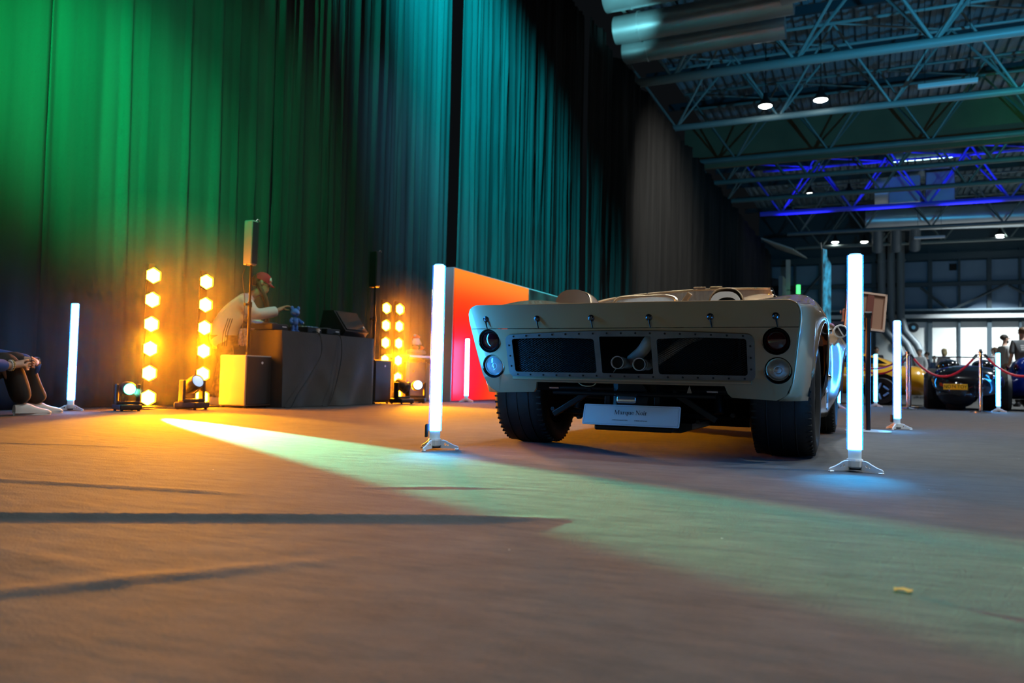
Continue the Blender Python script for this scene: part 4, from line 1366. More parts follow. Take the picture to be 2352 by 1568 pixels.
def serif_word(word, x, y, h, parent):
    """high-contrast serif capitals and lower case from bars and rings, h = cap height"""
    q = h / 0.72
    b = B()

    def bar(x0, y0, x1, y1, wd):
        a, c = Vector((x0, y0)), Vector((x1, y1))
        d = (c - a).normalized()
        nn = Vector((-d.y, d.x)) * wd / 2
        poly = [a + nn, c + nn, c - nn, a - nn]
        b.prism([(cur[0] + p.x * q, y + p.y * q) for p in poly][::-1], 0.0005, Matrix.Translation((0, 0, 0.0042)))

    def ring(cx, cy, rx, ry, ix, iy):
        b.plate([(cur[0] + (cx + rx * math.cos(2 * PI * k / 20)) * q, y + (cy + ry * math.sin(2 * PI * k / 20)) * q) for k in range(20)],
                [[(cur[0] + (cx + ix * math.cos(2 * PI * k / 20)) * q, y + (cy + iy * math.sin(2 * PI * k / 20)) * q) for k in range(20)]], 0.0005, lambda u, v, d: Vector((u, v, 0.0042 + d)))

    T, H = 0.105, 0.028
    cur = [x]
    for ch in word:
        if ch == 'M':
            bar(.09, 0, .09, .72, H); bar(.72, 0, .72, .72, T); bar(.09, .72, .40, .0, T); bar(.40, .02, .70, .72, H)
            for a, c in ((0, .2), (.6, .84)):
                bar(a, .012, c, .012, H)
            bar(0, .705, .16, .705, H); bar(.66, .705, .84, .705, H)
            adv = .88
        elif ch == 'N':
            bar(.1, 0, .1, .72, H); bar(.62, 0, .62, .72, H); bar(.1, .72, .62, .0, T)
            bar(0, .012, .2, .012, H); bar(0, .705, .16, .705, H); bar(.52, .705, .73, .705, H)
            adv = .76
        elif ch == 'a':
            bar(.34, .03, .34, .36, T); bar(.14, .46, .32, .46, H * 1.3); bar(.10, .36, .14, .45, T * .6)
            ring(.20, .14, .155, .145, .085, .115); bar(.36, .02, .46, .03, H * 1.2); bar(.34, .34, .28, .46, T * .6)
            adv = .49
        elif ch == 'r':
            bar(.11, 0, .11, .47, T); bar(0, .012, .23, .012, H); bar(0, .455, .11, .455, H); bar(.13, .36, .26, .46, H * 1.4); bar(.27, .39, .31, .45, T)
            adv = .37
        elif ch == 'q':
            ring(.22, .235, .20, .24, .105, .21); bar(.40, -.22, .40, .47, T); bar(.30, -.21, .50, -.21, H)
            adv = .55
        elif ch == 'u':
            bar(.11, .08, .11, .46, T); bar(.40, .02, .40, .46, T); bar(.12, .05, .36, .04, H * 1.6); bar(0, .45, .11, .45, H); bar(.30, .45, .40, .45, H); bar(.40, .015, .5, .015, H)
            adv = .54
        elif ch == 'e':
            for k in range(16):
                a0, a1 = R(15 + 19.5 * k), R(15 + 19.5 * (k + 1))
                am = (a0 + a1) / 2
                bar(.22 + .16 * math.cos(a0), .235 + .225 * math.sin(a0), .22 + .16 * math.cos(a1), .235 + .225 * math.sin(a1), H + (T - H) * abs(math.cos(am)) ** 1.5 * (1.0 if math.cos(am) < 0 else 0.75))
            bar(.08, .27, .39, .27, H)
            adv = .46
        elif ch == 'o':
            ring(.23, .235, .21, .24, .11, .21)
            adv = .49
        elif ch == 'i':
            bar(.11, 0, .11, .47, T); bar(0, .012, .22, .012, H); bar(0, .455, .11, .455, H); bar(.055, .62, .165, .62, T)
            adv = .26
        else:
            adv = .22
        cur[0] += adv * q
    return ob('lettering', b, ink, parent), cur[0]


lt_, xe = serif_word('Marque Noir', 0, 0.0, 0.0235, pt_)
lt_.location = (-xe / 2, 0.004, 0)
text('lettering', 'A PRIVATE COLLECTION', 0.0075, ink, pt_, Matrix.Translation((-0.055, -0.028, 0.0045)), 0.0002)
text('lettering', 'A MIXED NETWORK', 0.0075, ink, pt_, Matrix.Translation((0.058, -0.028, 0.0045)), 0.0002)

# scoops, windscreen and rear window above the deck
def scoop(cx, cy, zb, w_, h_, l, ring):
    rows = []
    for k in range(11):
        f = k / 10
        g = (1 - (1 - f) ** 2.2 * 0.0) * (math.sin(PI * (0.5 + 0.5 * f)) ** 0.45 if f < 1 else 0.02)
        gw = w_ * max(0.03, g)
        gh = h_ * max(0.03, g)
        y = cy + l * f
        rows.append([(cx + gw * math.copysign(abs(math.cos(a)) ** 0.75, math.cos(a)), y - 0.10 * (1 - f) * math.sin(a) ** 2 * (0 if ring else 1) * -1, zb + gh * max(0, math.sin(a)) ** 0.8 - (0.05 if math.sin(a) < 0.01 else 0)) for a in [PI * j / 16 for j in range(17)]])
    b = B()
    b.grid(rows)
    s_ = ob('deck_scoop', b, gold, car, smooth=True, angle=60)
    m_ = s_.modifiers.new('t', 'SOLIDIFY')
    m_.thickness = 0.006
    if ring:
        b = B()
        b.plate([(cx + w_ * 0.88 * math.copysign(abs(math.cos(a)) ** 0.75, math.cos(a)), zb + h_ * 0.80 * max(0, math.sin(a)) ** 0.8) for a in [PI * j / 16 for j in range(17)]],
                [[(cx + 0.01 + w_ * 0.58 * math.copysign(abs(math.cos(a)) ** 0.8, math.cos(a)), zb + 0.012 + h_ * 0.46 * max(0, math.sin(a)) ** 0.7) for a in [PI - PI * j / 12 for j in range(13)]]], 0.012, lambda u, v, d: Vector((u, cy - 0.03 + d, v)))
        ob('intake_ring', b, white_plastic, s_)
        ob('intake_void', B().box((cx, cy + 0.05, zb + h_ * 0.35), (w_ * 1.3, 0.01, h_ * 0.7)), dark_void, s_)
    else:
        ob('scoop_back', B().plate([(cx + w_ * math.copysign(abs(math.cos(a)) ** 0.75, math.cos(a)), zb + h_ * max(0, math.sin(a)) ** 0.8) for a in [PI * j / 16 for j in range(17)]], [], 0.004, lambda u, v, d: Vector((u, cy + d, v))), gold, s_)
    return s_


scoop(-0.70, 1.22, 0.835, 0.135, 0.165, 0.55, False)
scoop(0.295, 1.38, 0.86, 0.115, 0.145, 0.5, True)
# windscreen: low wrap-round glass with a thin gold top rail
base = [(-0.80, 1.72, 0.90), (-0.70, 1.95, 0.93), (-0.45, 2.15, 0.94), (0.0, 2.25, 0.95), (0.30, 2.2, 0.95), (0.52, 2.05, 0.94), (0.565, 1.85, 0.92)]
topp = [(-0.78, 1.74, 0.945), (-0.64, 1.92, 1.005), (-0.40, 2.05, 1.05), (0.0, 2.12, 1.08), (0.29, 2.08, 1.075), (0.47, 1.98, 1.06), (0.52, 1.84, 1.045)]
cb, ct = crom(base, 6), crom(topp, 6)
b = B()
b.grid([cb, ct])
ws = ob('windscreen', b, glass_m, car, smooth=True)
ws.modifiers.new('t', 'SOLIDIFY').thickness = 0.004
ob('screen_rail', B().tube(ct, 0.008, n=8), gold, ws, smooth=True)
ob('screen_rail', B().tube(cb, 0.012, n=8), gold, ws, smooth=True)
for k in range(2, len(ct), 5):
    ob('rail_screw', B().ell(ct[k] + Vector((0, -0.008, 0.002)), 0.006, 8, 6), chrome, ws, smooth=True)
pst = ob('screen_post', B().box((0.548, 1.845, 0.98), (0.012, 0.03, 0.14), rot=(0, R(-18), 0)), car_dark, ws)
for k in range(4):
    ob('post_screw', B().ell((0.560 - 0.011 * k, 1.826, 0.935 + 0.03 * k), 0.006, 8, 6), white_plastic, pst)
for xx in (-0.02, 0.10):
    ob('rail_pad', B().box((xx, 2.12, 1.095), (0.09, 0.02, 0.012), bev=0.004), gold, ws)
# rear quarter-light behind the cockpit
rl = crom([(-0.50, 1.42, 0.86), (-0.47, 1.43, 0.93), (-0.42, 1.45, 0.962), (-0.25, 1.47, 0.968), (-0.10, 1.47, 0.968), (-0.04, 1.45, 0.93), (-0.08, 1.44, 0.86)], 5)
rw = ob('rear_window_frame', B().tube(rl, 0.011, n=8), gold, car, smooth=True)
b = B()
b.bm.faces.new([b.bm.verts.new(p) for p in rl])
ob('window_glass', b, glass_m, rw)
ob('roll_strut', B().box((-0.0, 1.5, 0.93), (0.035, 0.03, 0.14), rot=(0, R(35), 0), bev=0.006), gold, car)
# cowl hump ahead of the driver, cockpit interior
ob('cowl_hump', B().ell((0.40, 2.42, 0.90), (0.26, 0.42, 0.165)), gold, car, smooth=True)
ob('side_cowl', B().ell((0.66, 2.05, 0.83), (0.17, 0.50, 0.155)), gold, car, smooth=True)
ob('seat', B().box((0.29, 1.72, 0.66), (0.42, 0.12, 0.36), rot=(R(-15), 0, 0), bev=0.05, seg=3), mat('seat_navy', (0.02, 0.03, 0.08), 0.7), car, smooth=True)
ob('seat', B().box((-0.26, 1.72, 0.66), (0.42, 0.12, 0.36), rot=(R(-15), 0, 0), bev=0.05, seg=3), mat('seat_navy', (0.02, 0.03, 0.08), 0.7), car, smooth=True)
# round mirror on the front wing, chrome caps on the flank, script decals
mr = ob('wing_mirror', B().lathe([(0.038, 0.0), (0.047, 0.0), (0.05, 0.008), (0.047, 0.016), (0.03, 0.03), (0, 0.034)], n=28, m=rot_to((-0.1, 1, 0))), white_plastic, car, smooth=True, loc=(0.945, 2.40, 0.782))
ob('mirror_glass', B().cyl((0, 0.002, 0), (0, 0.006, 0), 0.040, n=28), chrome, mr)
ob('mirror_bar', B().box((0.0, -0.002, 0.0), (0.008, 0.006, 0.08), rot=(0, R(-30), 0)), white_plastic, mr)
ob('mirror_stem', B().cyl((-0.005, 0.015, -0.045), (-0.05, 0.02, -0.10), 0.008, n=8), chrome, mr)
for yy, zz in ((1.80, 0.745), (1.72, 0.44)):
    ob('filler_cap', B().ell((0.885, yy, zz), (0.032, 0.022, 0.022)), chrome, car, smooth=True)
dec = ob('side_decal', B().box((0.866, 2.15, 0.30), (0.006, 0.24, 0.16)), mat('decal_white', (0.7, 0.72, 0.74), 0.4), car)
for k in range(3):
    ob('decal_mark', B().box((0.8705, 2.07 + 0.07 * k, 0.30), (0.003, 0.045, 0.075), bev=0.001, seg=1), rivet_m, dec)
for zz in (0.375, 0.225):
    ob('decal_mark', B().box((0.8705, 2.15, zz), (0.003, 0.23, 0.012)), rivet_m, dec)
# ------------------------------------------------------------------ people
SKIN_PENDING = []


def skin(name, J, E_, m, parent, sub=2):
    names = list(J)
    me = bpy.data.meshes.new(name)
    me.from_pydata([J[k][:3] for k in names], [(names.index(a), names.index(c)) for a, c in E_], [])
    o = bpy.data.objects.new(name, me)
    C.objects.link(o)
    o.modifiers.new('skin', 'SKIN').use_smooth_shade = True
    s_ = o.modifiers.new('sub', 'SUBSURF')
    s_.levels = s_.render_levels = sub
    for i, k in enumerate(names):
        r = J[k][3]
        me.skin_vertices[0].data[i].radius = r if isinstance(r, tuple) else (r, r)
        me.skin_vertices[0].data[i].use_root = (i == 0)
    o.parent = parent
    SKIN_PENDING.append((o, m))
    return o


def finish_skins():
    bpy.context.view_layer.update()
    dg = bpy.context.evaluated_depsgraph_get()
    for o, m in SKIN_PENDING:
        me = bpy.data.meshes.new_from_object(o.evaluated_get(dg))
        me.materials.clear()
        me.materials.append(m)
        me.polygons.foreach_set('use_smooth', [True] * len(me.polygons))
        o.modifiers.clear()
        o.data = me
    SKIN_PENDING.clear()


def add_hand(J, E_, wrist, key, palm, tip_dir, side_dir, thumb_dir, curl=0.4, s=1.0):
    """palm and five unequal bent fingers rooted in the palm"""
    p = Vector(palm)
    t = Vector(tip_dir).normalized()
    sd = Vector(side_dir).normalized()
    nrm = t.cross(sd).normalized()
    J[key + 'palm'] = (*p, (0.034 * s, 0.016 * s))
    E_.append((wrist, key + 'palm'))
    kn = p + t * 0.035 * s
    J[key + 'knuckle'] = (*kn, (0.032 * s, 0.013 * s))
    E_.append((key + 'palm', key + 'knuckle'))
    for f, (off, ln) in enumerate(((0.027, 0.062), (0.009, 0.072), (-0.009, 0.067), (-0.026, 0.052))):
        a = kn + sd * off * s + t * 0.012 * s
        d1 = (t - nrm * curl * 0.6).normalized()
        d2 = (t - nrm * curl * 1.8).normalized()
        m1 = a + d1 * ln * 0.5 * s
        m2 = m1 + d2 * ln * 0.55 * s
        for q, (pt, r) in enumerate(((a, 0.0095), (m1, 0.0088), (m2, 0.0072))):
            J['%sf%d%d' % (key, f, q)] = (*pt, r * s)
        E_ += [(key + 'knuckle', '%sf%d0' % (key, f)), ('%sf%d0' % (key, f), '%sf%d1' % (key, f)), ('%sf%d1' % (key, f), '%sf%d2' % (key, f))]
    td = Vector(thumb_dir).normalized()
    a = p + td * 0.036 * s
    m1 = a + (td * 0.4 + t * 0.8).normalized() * 0.030 * s
    m2 = m1 + (t - nrm * curl * 0.6).normalized() * 0.026 * s
    for q, (pt, r) in enumerate(((a, 0.011), (m1, 0.010), (m2, 0.008))):
        J['%st%d' % (key, q)] = (*pt, r * s)
    E_ += [(key + 'palm', key + 't0'), (key + 't0', key + 't1'), (key + 't1', key + 't2')]


skin_tones = {'a': mat('skin_light', (0.62, 0.38, 0.28), 0.5, var=0.06, scale=20), 'b': mat('skin_tan', (0.45, 0.26, 0.17), 0.5, var=0.06, scale=20)}
shoe_white = mat('shoe_white', (0.75, 0.73, 0.68), 0.5, var=0.05, scale=30)
sole_white = mat('sole_white', (0.8, 0.78, 0.74), 0.6)
shoe_dark = mat('shoe_dark', (0.03, 0.03, 0.035), 0.5)


def shoe(parent, at, rz, m, sole, L=0.28):
    b = B()
    rows = []
    for k in range(13):
        f = k / 12
        y = -0.08 + L * f
        wd = 0.036 + 0.012 * math.sin(PI * min(1, f * 1.15)) if f < 0.97 else 0.018
        wd *= (0.75 if f == 0 else 1)
        h = interp([(0, 0.085), (0.15, 0.10), (0.35, 0.098), (0.55, 0.072), (0.8, 0.052), (0.95, 0.04), (1, 0.026)], f)
        rows.append([(wd * math.copysign(abs(math.cos(a)) ** 0.7, math.cos(a)), y, 0.018 + max(0, h - 0.018) * max(0, math.sin(a)) ** 0.75) for a in [PI * j / 10 for j in range(11)]])
    b.grid(rows)
    b.bm.faces.new([b.bm.verts.new(p) for p in rows[0]])
    s_ = ob('shoe', b, m, parent, smooth=True, loc=at, rot=(0, 0, rz))
    out = [(0.046 * math.sin(a) * (1.0 if math.cos(a) > 0 else 0.85), -0.08 + L / 2 + L * 0.515 * math.cos(a)) for a in [2 * PI * j / 24 for j in range(24)]]
    ob('sole', B().prism(out[::-1], 0.024), sole, s_, smooth=True)
    for k in range(4):
        ob('lace', B().box((0, 0.035 + 0.022 * k, 0.088 - 0.011 * k), (0.045, 0.006, 0.006), rot=(R(-24), 0, 0), bev=0.002, seg=1), sole, s_)
    return s_


def standing_person(x, y, rz, h, label, shirt, trousers, hair, tone='a', sleeves='long', hair_len=0, beard=False, cap=None):
    t = thing('person', label, 'person', (x, y, 0), rz, 'visitors in the hall')
    k = h / 1.75
    V = lambda a, b_, c, r: (a * k, b_ * k, c * k, tuple(q * k for q in r) if isinstance(r, tuple) else r * k)
    J = {'pelvis': V(0, 0, .97, (.135, .10)), 'belly': V(0, .005, 1.12, (.125, .095)), 'chest': V(0, 0, 1.32, (.15, .105)), 'nb': V(0, -.01, 1.46, (.07, .06)), 'neck': V(0, 0, 1.52, .052),
         'jaw': V(0, .022, 1.575, (.055, .062)), 'head': V(0, .008, 1.645, (.072, .09)), 'crown': V(0, -.002, 1.70, (.062, .075)), 'nose': V(0, .106, 1.625, .011)}
    E_ = [('pelvis', 'belly'), ('belly', 'chest'), ('chest', 'nb'), ('nb', 'neck'), ('neck', 'jaw'), ('jaw', 'head'), ('head', 'crown'), ('head', 'nose')]
    SJ = {'pelvis': V(0, 0, .93, (.165, .125)), 'belly': V(0, .005, 1.12, (.155, .12)), 'chest': V(0, 0, 1.33, (.175, .125)), 'nb': V(0, -.01, 1.46, (.095, .075))}
    SE = [('pelvis', 'belly'), ('belly', 'chest'), ('chest', 'nb')]
    TJ = {'pelvis': V(0, 0, .98, (.15, .115))}
    TE = []
    for s, n in ((-1, 'l'), (1, 'r')):
        J[n + 'sh'] = V(s * .175, 0, 1.415, .055)
        J[n + 'el'] = V(s * .225, -.02, 1.13, .042)
        J[n + 'wr'] = V(s * .235, .08, .91, .029)
        J[n + 'hip'] = V(s * .09, 0, .90, .078)
        J[n + 'kn'] = V(s * .10, .02, .50, .055)
        J[n + 'an'] = V(s * .10, -.02, .09, .04)
        E_ += [('chest', n + 'sh'), (n + 'sh', n + 'el'), (n + 'el', n + 'wr'), ('pelvis', n + 'hip'), (n + 'hip', n + 'kn'), (n + 'kn', n + 'an')]
        add_hand(J, E_, n + 'wr', n, (s * .237 * k, .105 * k, .86 * k), (0, .35, -1), (0, 1, .3), (-s * .5, .8, -.2), 0.5, k)
        SJ[n + 'sh'] = V(s * .18, 0, 1.41, .075)
        SJ[n + 'el'] = V(s * .228, -.02, 1.14, .062)
        SE += [('chest', n + 'sh'), (n + 'sh', n + 'el')]
        if sleeves == 'long':
            SJ[n + 'wr'] = V(s * .235, .075, .93, .045)
            SE.append((n + 'el', n + 'wr'))
        TJ[n + 'hip'] = V(s * .095, 0, .88, .10)
        TJ[n + 'kn'] = V(s * .105, .02, .50, .078)
        TJ[n + 'an'] = V(s * .105, -.02, .07, .06)
        TE += [('pelvis', n + 'hip'), (n + 'hip', n + 'kn'), (n + 'kn', n + 'an')]
        shoe(t, (s * .105 * k, -.02 * k, 0), 0, shoe_dark, shoe_dark)
    skin('body', J, E_, skin_tones[tone], t, 1)
    skin('shirt', SJ, SE, shirt, t, 2)
    skin('trousers', TJ, TE, trousers, t, 1)
    hb = B()
    hb.ell((0, -.018 * k, 1.678 * k), (.083 * k, .098 * k, .078 * k), 16, 10)
    if hair_len:
        hb.ell((0, -.055 * k, (1.62 - hair_len / 2) * k), (.085 * k, .055 * k, (.08 + hair_len / 2) * k), 14, 10)
    if hair:
        ob('hair', hb, hair, t, smooth=True, angle=0)
    for s in (-1, 1):
        ob('eye', B().ell((s * .032 * k, .088 * k, 1.65 * k), .009 * k, 8, 6), rivet_m, t, smooth=True)
        ob('ear', B().ell((s * .076 * k, .0, 1.63 * k), (.012 * k, .02 * k, .03 * k), 8, 6), skin_tones[tone], t, smooth=True)
    if beard:
        ob('beard', B().ell((0, .04 * k, 1.565 * k), (.062 * k, .055 * k, .048 * k), 12, 8), hair, t, smooth=True)
        ob('glasses', B().box((0, .098 * k, 1.65 * k), (.13 * k, .008, .03 * k), bev=.003, seg=1), black_plastic, t)
    if cap:
        c_ = ob('cap', B().lathe([(0, .10 * k), (.05 * k, .09 * k), (.085 * k, .05 * k), (.09 * k, 0), (0, 0)], n=18), cap, t, smooth=True, loc=(0, -.005, 1.67 * k))
        ob('brim', B().ell((0, .10 * k, 0.005), (.075 * k, .07 * k, .010 * k), 12, 6), cap, c_, smooth=True)
    return t


def cloth(name, col, **kw):
    return mat(name, col, 0.8, **kw)


navy = cloth('cloth_navy', (0.015, 0.025, 0.06))
blk = cloth('cloth_black', (0.014, 0.014, 0.016))
wht = cloth('cloth_white', (0.72, 0.72, 0.72))
gry = cloth('cloth_grey', (0.14, 0.155, 0.165))
jean = cloth('cloth_jean', (0.05, 0.08, 0.16), var=0.2, scale=30)
h_dark = mat('hair_dark', (0.02, 0.014, 0.01), 0.6, var=0.3, scale=60)
h_blond = mat('hair_blond', (0.50, 0.36, 0.18), 0.55, var=0.3, scale=60)
h_grey = mat('hair_grey', (0.22, 0.20, 0.19), 0.6, var=0.3, scale=60)
h_brown = mat('hair_brown', (0.13, 0.07, 0.035), 0.6, var=0.3, scale=60)
standing_person(2.97, 23.24, R(-65), 1.75, 'bearded man in a white shirt and glasses standing behind the blue car', wht, jean, h_dark, 'a', 'long', 0, True)
p2 = standing_person(3.02, 21.0, R(15), 1.78, 'person in a grey T-shirt turned away at the right edge', gry, blk, h_brown, 'a', 'short')
for k in range(3):
    ob('shirt_print', B().box((0, -0.135, 1.36 - 0.045 * k), (0.20 - 0.02 * k, 0.006, 0.028), bev=0.002, seg=1), wht, p2)
standing_person(3.5, 29.68, R(60), 1.72, 'person with hair tied up standing left of the bearded man', wht, jean, h_brown, 'a', 'short', 0.02)
standing_person(2.15, 30.77, R(35), 1.72, 'blond person in a black jacket above the black roadster', blk, jean, h_blond, 'a', 'long', 0.06)
standing_person(1.45, 31.53, R(150), 1.73, 'grey-haired person in a white shirt near the rope posts', wht, blk, h_grey, 'a', 'long')
standing_person(1.79, 33.79, R(100), 1.72, 'dark-haired person in navy right of the grey-haired one', navy, jean, h_dark, 'b', 'long')
standing_person(2.29, 37.85, R(170), 1.72, 'far dark-haired person in blue left of the blond one', jean, blk, h_dark, 'a', 'long')
standing_person(0.06, 29.95, R(200), 1.74, 'dark-haired person standing behind the yellow coupe', blk, jean, h_dark, 'b', 'long')
standing_person(-0.46, 14.9, R(190), 1.78, 'person in navy half hidden by the big LED tube', navy, jean, None, 'a', 'long')
pink = cloth('cloth_pink', (0.62, 0.25, 0.55))
standing_person(-0.66, 13.9, R(20), 1.38, 'child in a pink cap and pink top beyond the gold car', pink, jean, h_brown, 'a', 'long', 0, False, pink)

# ---- the disc jockey, leaning over the table and touching the bear
dj = thing('person', 'disc jockey in a red cap and white shirt reaching over the table', 'person', (-6.875, 7.055, 0), R(-42))
D0 = Vector((0, 0, 0))


def L_(x, y, z, r):
    return (x - D0.x, y - D0.y, z, r)


sk = skin_tones['b']
J = {'pelvis': L_(0, .0, .86, (.13, .11)), 'belly': L_(0, .04, 1.0, (.12, .10)), 'chest': L_(0, .15, 1.16, (.14, .11)), 'nb': L_(0, .25, 1.27, (.07, .06)), 'neck': L_(0, .31, 1.325, .05),
     'jaw': L_(0, .395, 1.375, (.052, .058)), 'head': L_(0, .395, 1.455, (.070, .088)), 'crown': L_(0, .375, 1.515, (.06, .072)), 'nose': L_(0, .50, 1.425, .012), 'chin': L_(0, .455, 1.352, .024),
     'rsh': L_(.17, .18, 1.225, .055), 'rel': L_(.245, .29, 1.05, .042), 'rwr': L_(.165, .565, 1.128, .028),
     'lsh': L_(-.16, .19, 1.22, .055), 'lel': L_(-.19, .30, 1.0, .042), 'lwr': L_(-.10, .46, .935, .028),
     'rhip': L_(.09, -.02, .80, .07), 'rkn': L_(.10, .02, .45, .045), 'ran': L_(.10, -.05, .09, .035),
     'lhip': L_(-.09, -.02, .80, .07), 'lkn': L_(-.10, .0, .45, .045), 'lan': L_(-.10, -.08, .09, .035)}
E_ = [('pelvis', 'belly'), ('belly', 'chest'), ('chest', 'nb'), ('nb', 'neck'), ('neck', 'jaw'), ('jaw', 'head'), ('head', 'crown'), ('head', 'nose'), ('jaw', 'chin'),
      ('chest', 'rsh'), ('rsh', 'rel'), ('rel', 'rwr'), ('chest', 'lsh'), ('lsh', 'lel'), ('lel', 'lwr'), ('pelvis', 'rhip'), ('rhip', 'rkn'), ('rkn', 'ran'), ('pelvis', 'lhip'), ('lhip', 'lkn'), ('lkn', 'lan')]
add_hand(J, E_, 'rwr', 'r', (.150, .613, 1.165), (-.02, .9, .30), (-1, .0, .0), (.25, .5, -.7), 0.75)
add_hand(J, E_, 'lwr', 'l', (-.08, .51, .925), (.3, 1, -.1), (-1, .2, 0), (1, .2, 0), .3)
skin('body', J, E_, sk, dj, 2)
shirt_m = cloth('shirt_white', (0.68, 0.68, 0.66), bump=0.3, bscale=12)
SJ = {'hem': L_(0, -.05, .64, (.205, .16)), 'pelvis': L_(0, -.035, .84, (.20, .17)), 'belly': L_(0, .02, 1.0, (.18, .16)), 'chest': L_(0, .125, 1.16, (.17, .14)), 'nb': L_(0, .235, 1.262, (.085, .075)), 'col': L_(0, .28, 1.295, (.075, .066)),
      'rsh': L_(.17, .175, 1.215, .088), 'rel': L_(.245, .29, 1.047, .080), 'rwr': L_(.178, .52, 1.110, .064), 'rcf': L_(.173, .54, 1.116, .060),
      'lsh': L_(-.16, .18, 1.21, .085), 'lel': L_(-.19, .29, 1.0, .072), 'lwr': L_(-.115, .43, .945, .055)}
skin('shirt', SJ, [('hem', 'pelvis'), ('pelvis', 'belly'), ('belly', 'chest'), ('chest', 'nb'), ('nb', 'col'), ('chest', 'rsh'), ('rsh', 'rel'), ('rel', 'rwr'), ('rwr', 'rcf'), ('chest', 'lsh'), ('lsh', 'lel'), ('lel', 'lwr')], shirt_m, dj, 2)
camo = mat('camo_cloth', (0.16, 0.13, 0.06), 0.85, var=0.75, scale=16)
TJ = {'pelvis': L_(0, 0, .84, (.15, .125)), 'rhip': L_(.09, -.02, .72, .095), 'rkn': L_(.10, .02, .45, .09), 'ran': L_(.10, -.05, .07, .08), 'lhip': L_(-.09, -.02, .72, .095), 'lkn': L_(-.10, .0, .45, .09), 'lan': L_(-.10, -.08, .07, .08)}
skin('trousers', TJ, [('pelvis', 'rhip'), ('rhip', 'rkn'), ('rkn', 'ran'), ('pelvis', 'lhip'), ('lhip', 'lkn'), ('lkn', 'lan')], camo, dj, 2)
for x, y in ((.10, -.05), (-.10, -.08)):
    shoe(dj, (x, y, 0), 0, shoe_white, sole_white)
for k in range(3):
    yy = -.045 + 0.024 * k
    ob('side_stripe', B().tube([(.197, yy - .01, .68), (.198, yy, .84), (.186, yy + .045, 1.0)], 0.0045, n=6), blk, dj)
Hc = Vector((0, .382, 1.478))
Mh = Matrix.Translation(Hc) @ Matrix.Rotation(R(-22), 4, 'X')
cap_red = mat('cap_red', (0.55, 0.02, 0.03), 0.75)
cp_ = ob('cap', B().lathe([(0, .102), (.03, .099), (.06, .084), (.083, .055), (.090, .02), (.089, -.005), (.085, -.005), (0, .0)], n=24, m=Mh @ Matrix.Diagonal((0.94, 1.08, 1, 1))), cap_red, dj, smooth=True)
rows = []
for k in range(7):
    f = k / 6
    rows.append([tuple(Mh @ Vector((0.078 * math.sin(a) * (1 - 0.10 * f), 0.085 * math.cos(a) + 0.075 * f * math.cos(a) ** 0.5, 0.004 - 0.02 * f * f - 0.012 * math.sin(a) ** 2))) for a in [R(-68 + 136 * j / 12) for j in range(13)]])
b = B()
b.grid(rows)
brm = ob('brim', b, cap_red, cp_, smooth=True)
brm.modifiers.new('t', 'SOLIDIFY').thickness = 0.004
text('cap_letter', 'A', 0.07, white_plastic, cp_, Mh @ Matrix.Translation((0.05, 0.080, 0.042)) @ Euler((R(68), 0, R(148))).to_matrix().to_4x4(), 0.006)
hr = B()
hr.tube([Mh @ Vector(p) for p in ((0, -.06, .02), (0, -.07, -.04), (.0, -.06, -.09))], [.052, .055, .04], n=12)
for s in (-1, 1):
    pts = crom([Hc + Vector(p) for p in ((s * .070, -.05, -.02), (s * .074, -.03, -.09), (s * .08, .02, -.17), (s * .085, .055, -.28), (s * .08, .065, -.40), (s * .075, .06, -.50))], 4)
    n = len(pts)
    hr.tube(pts, [0.028 - 0.010 * abs(i / n - 0.4) - 0.012 * (i / n) for i in range(n)], n=10)
ob('hair', hr, mat('hair_long', (0.10, 0.05, 0.02), 0.5, var=0.4, scale=70, stretch=(1, 1, 0.1)), dj, smooth=True)
gl = ob('glasses', B().box(Mh @ Vector((0.034, .098, -.028)), (.05, .008, .034), rot=(R(-22), 0, R(-12)), bev=.006).box(Mh @ Vector((-0.034, .098, -.028)), (.05, .008, .034), rot=(R(-22), 0, R(12)), bev=.006)
        .box(Mh @ Vector((.074, .052, -.022)), (.004, .09, .008), rot=(R(-22), 0, 0)).box(Mh @ Vector((-.074, .052, -.022)), (.004, .09, .008), rot=(R(-22), 0, 0)), black_plastic, dj)
ob('ear', B().ell(Mh @ Vector((.074, -.005, -.03)), (.012, .022, .032), 8, 6), sk, dj, smooth=True)
ob('mouth', B().ell(Mh @ Vector((.012, .090, -.092)), (.022, .008, .006), 10, 6), mat('lip', (0.3, 0.1, 0.08), 0.5), dj, smooth=True)

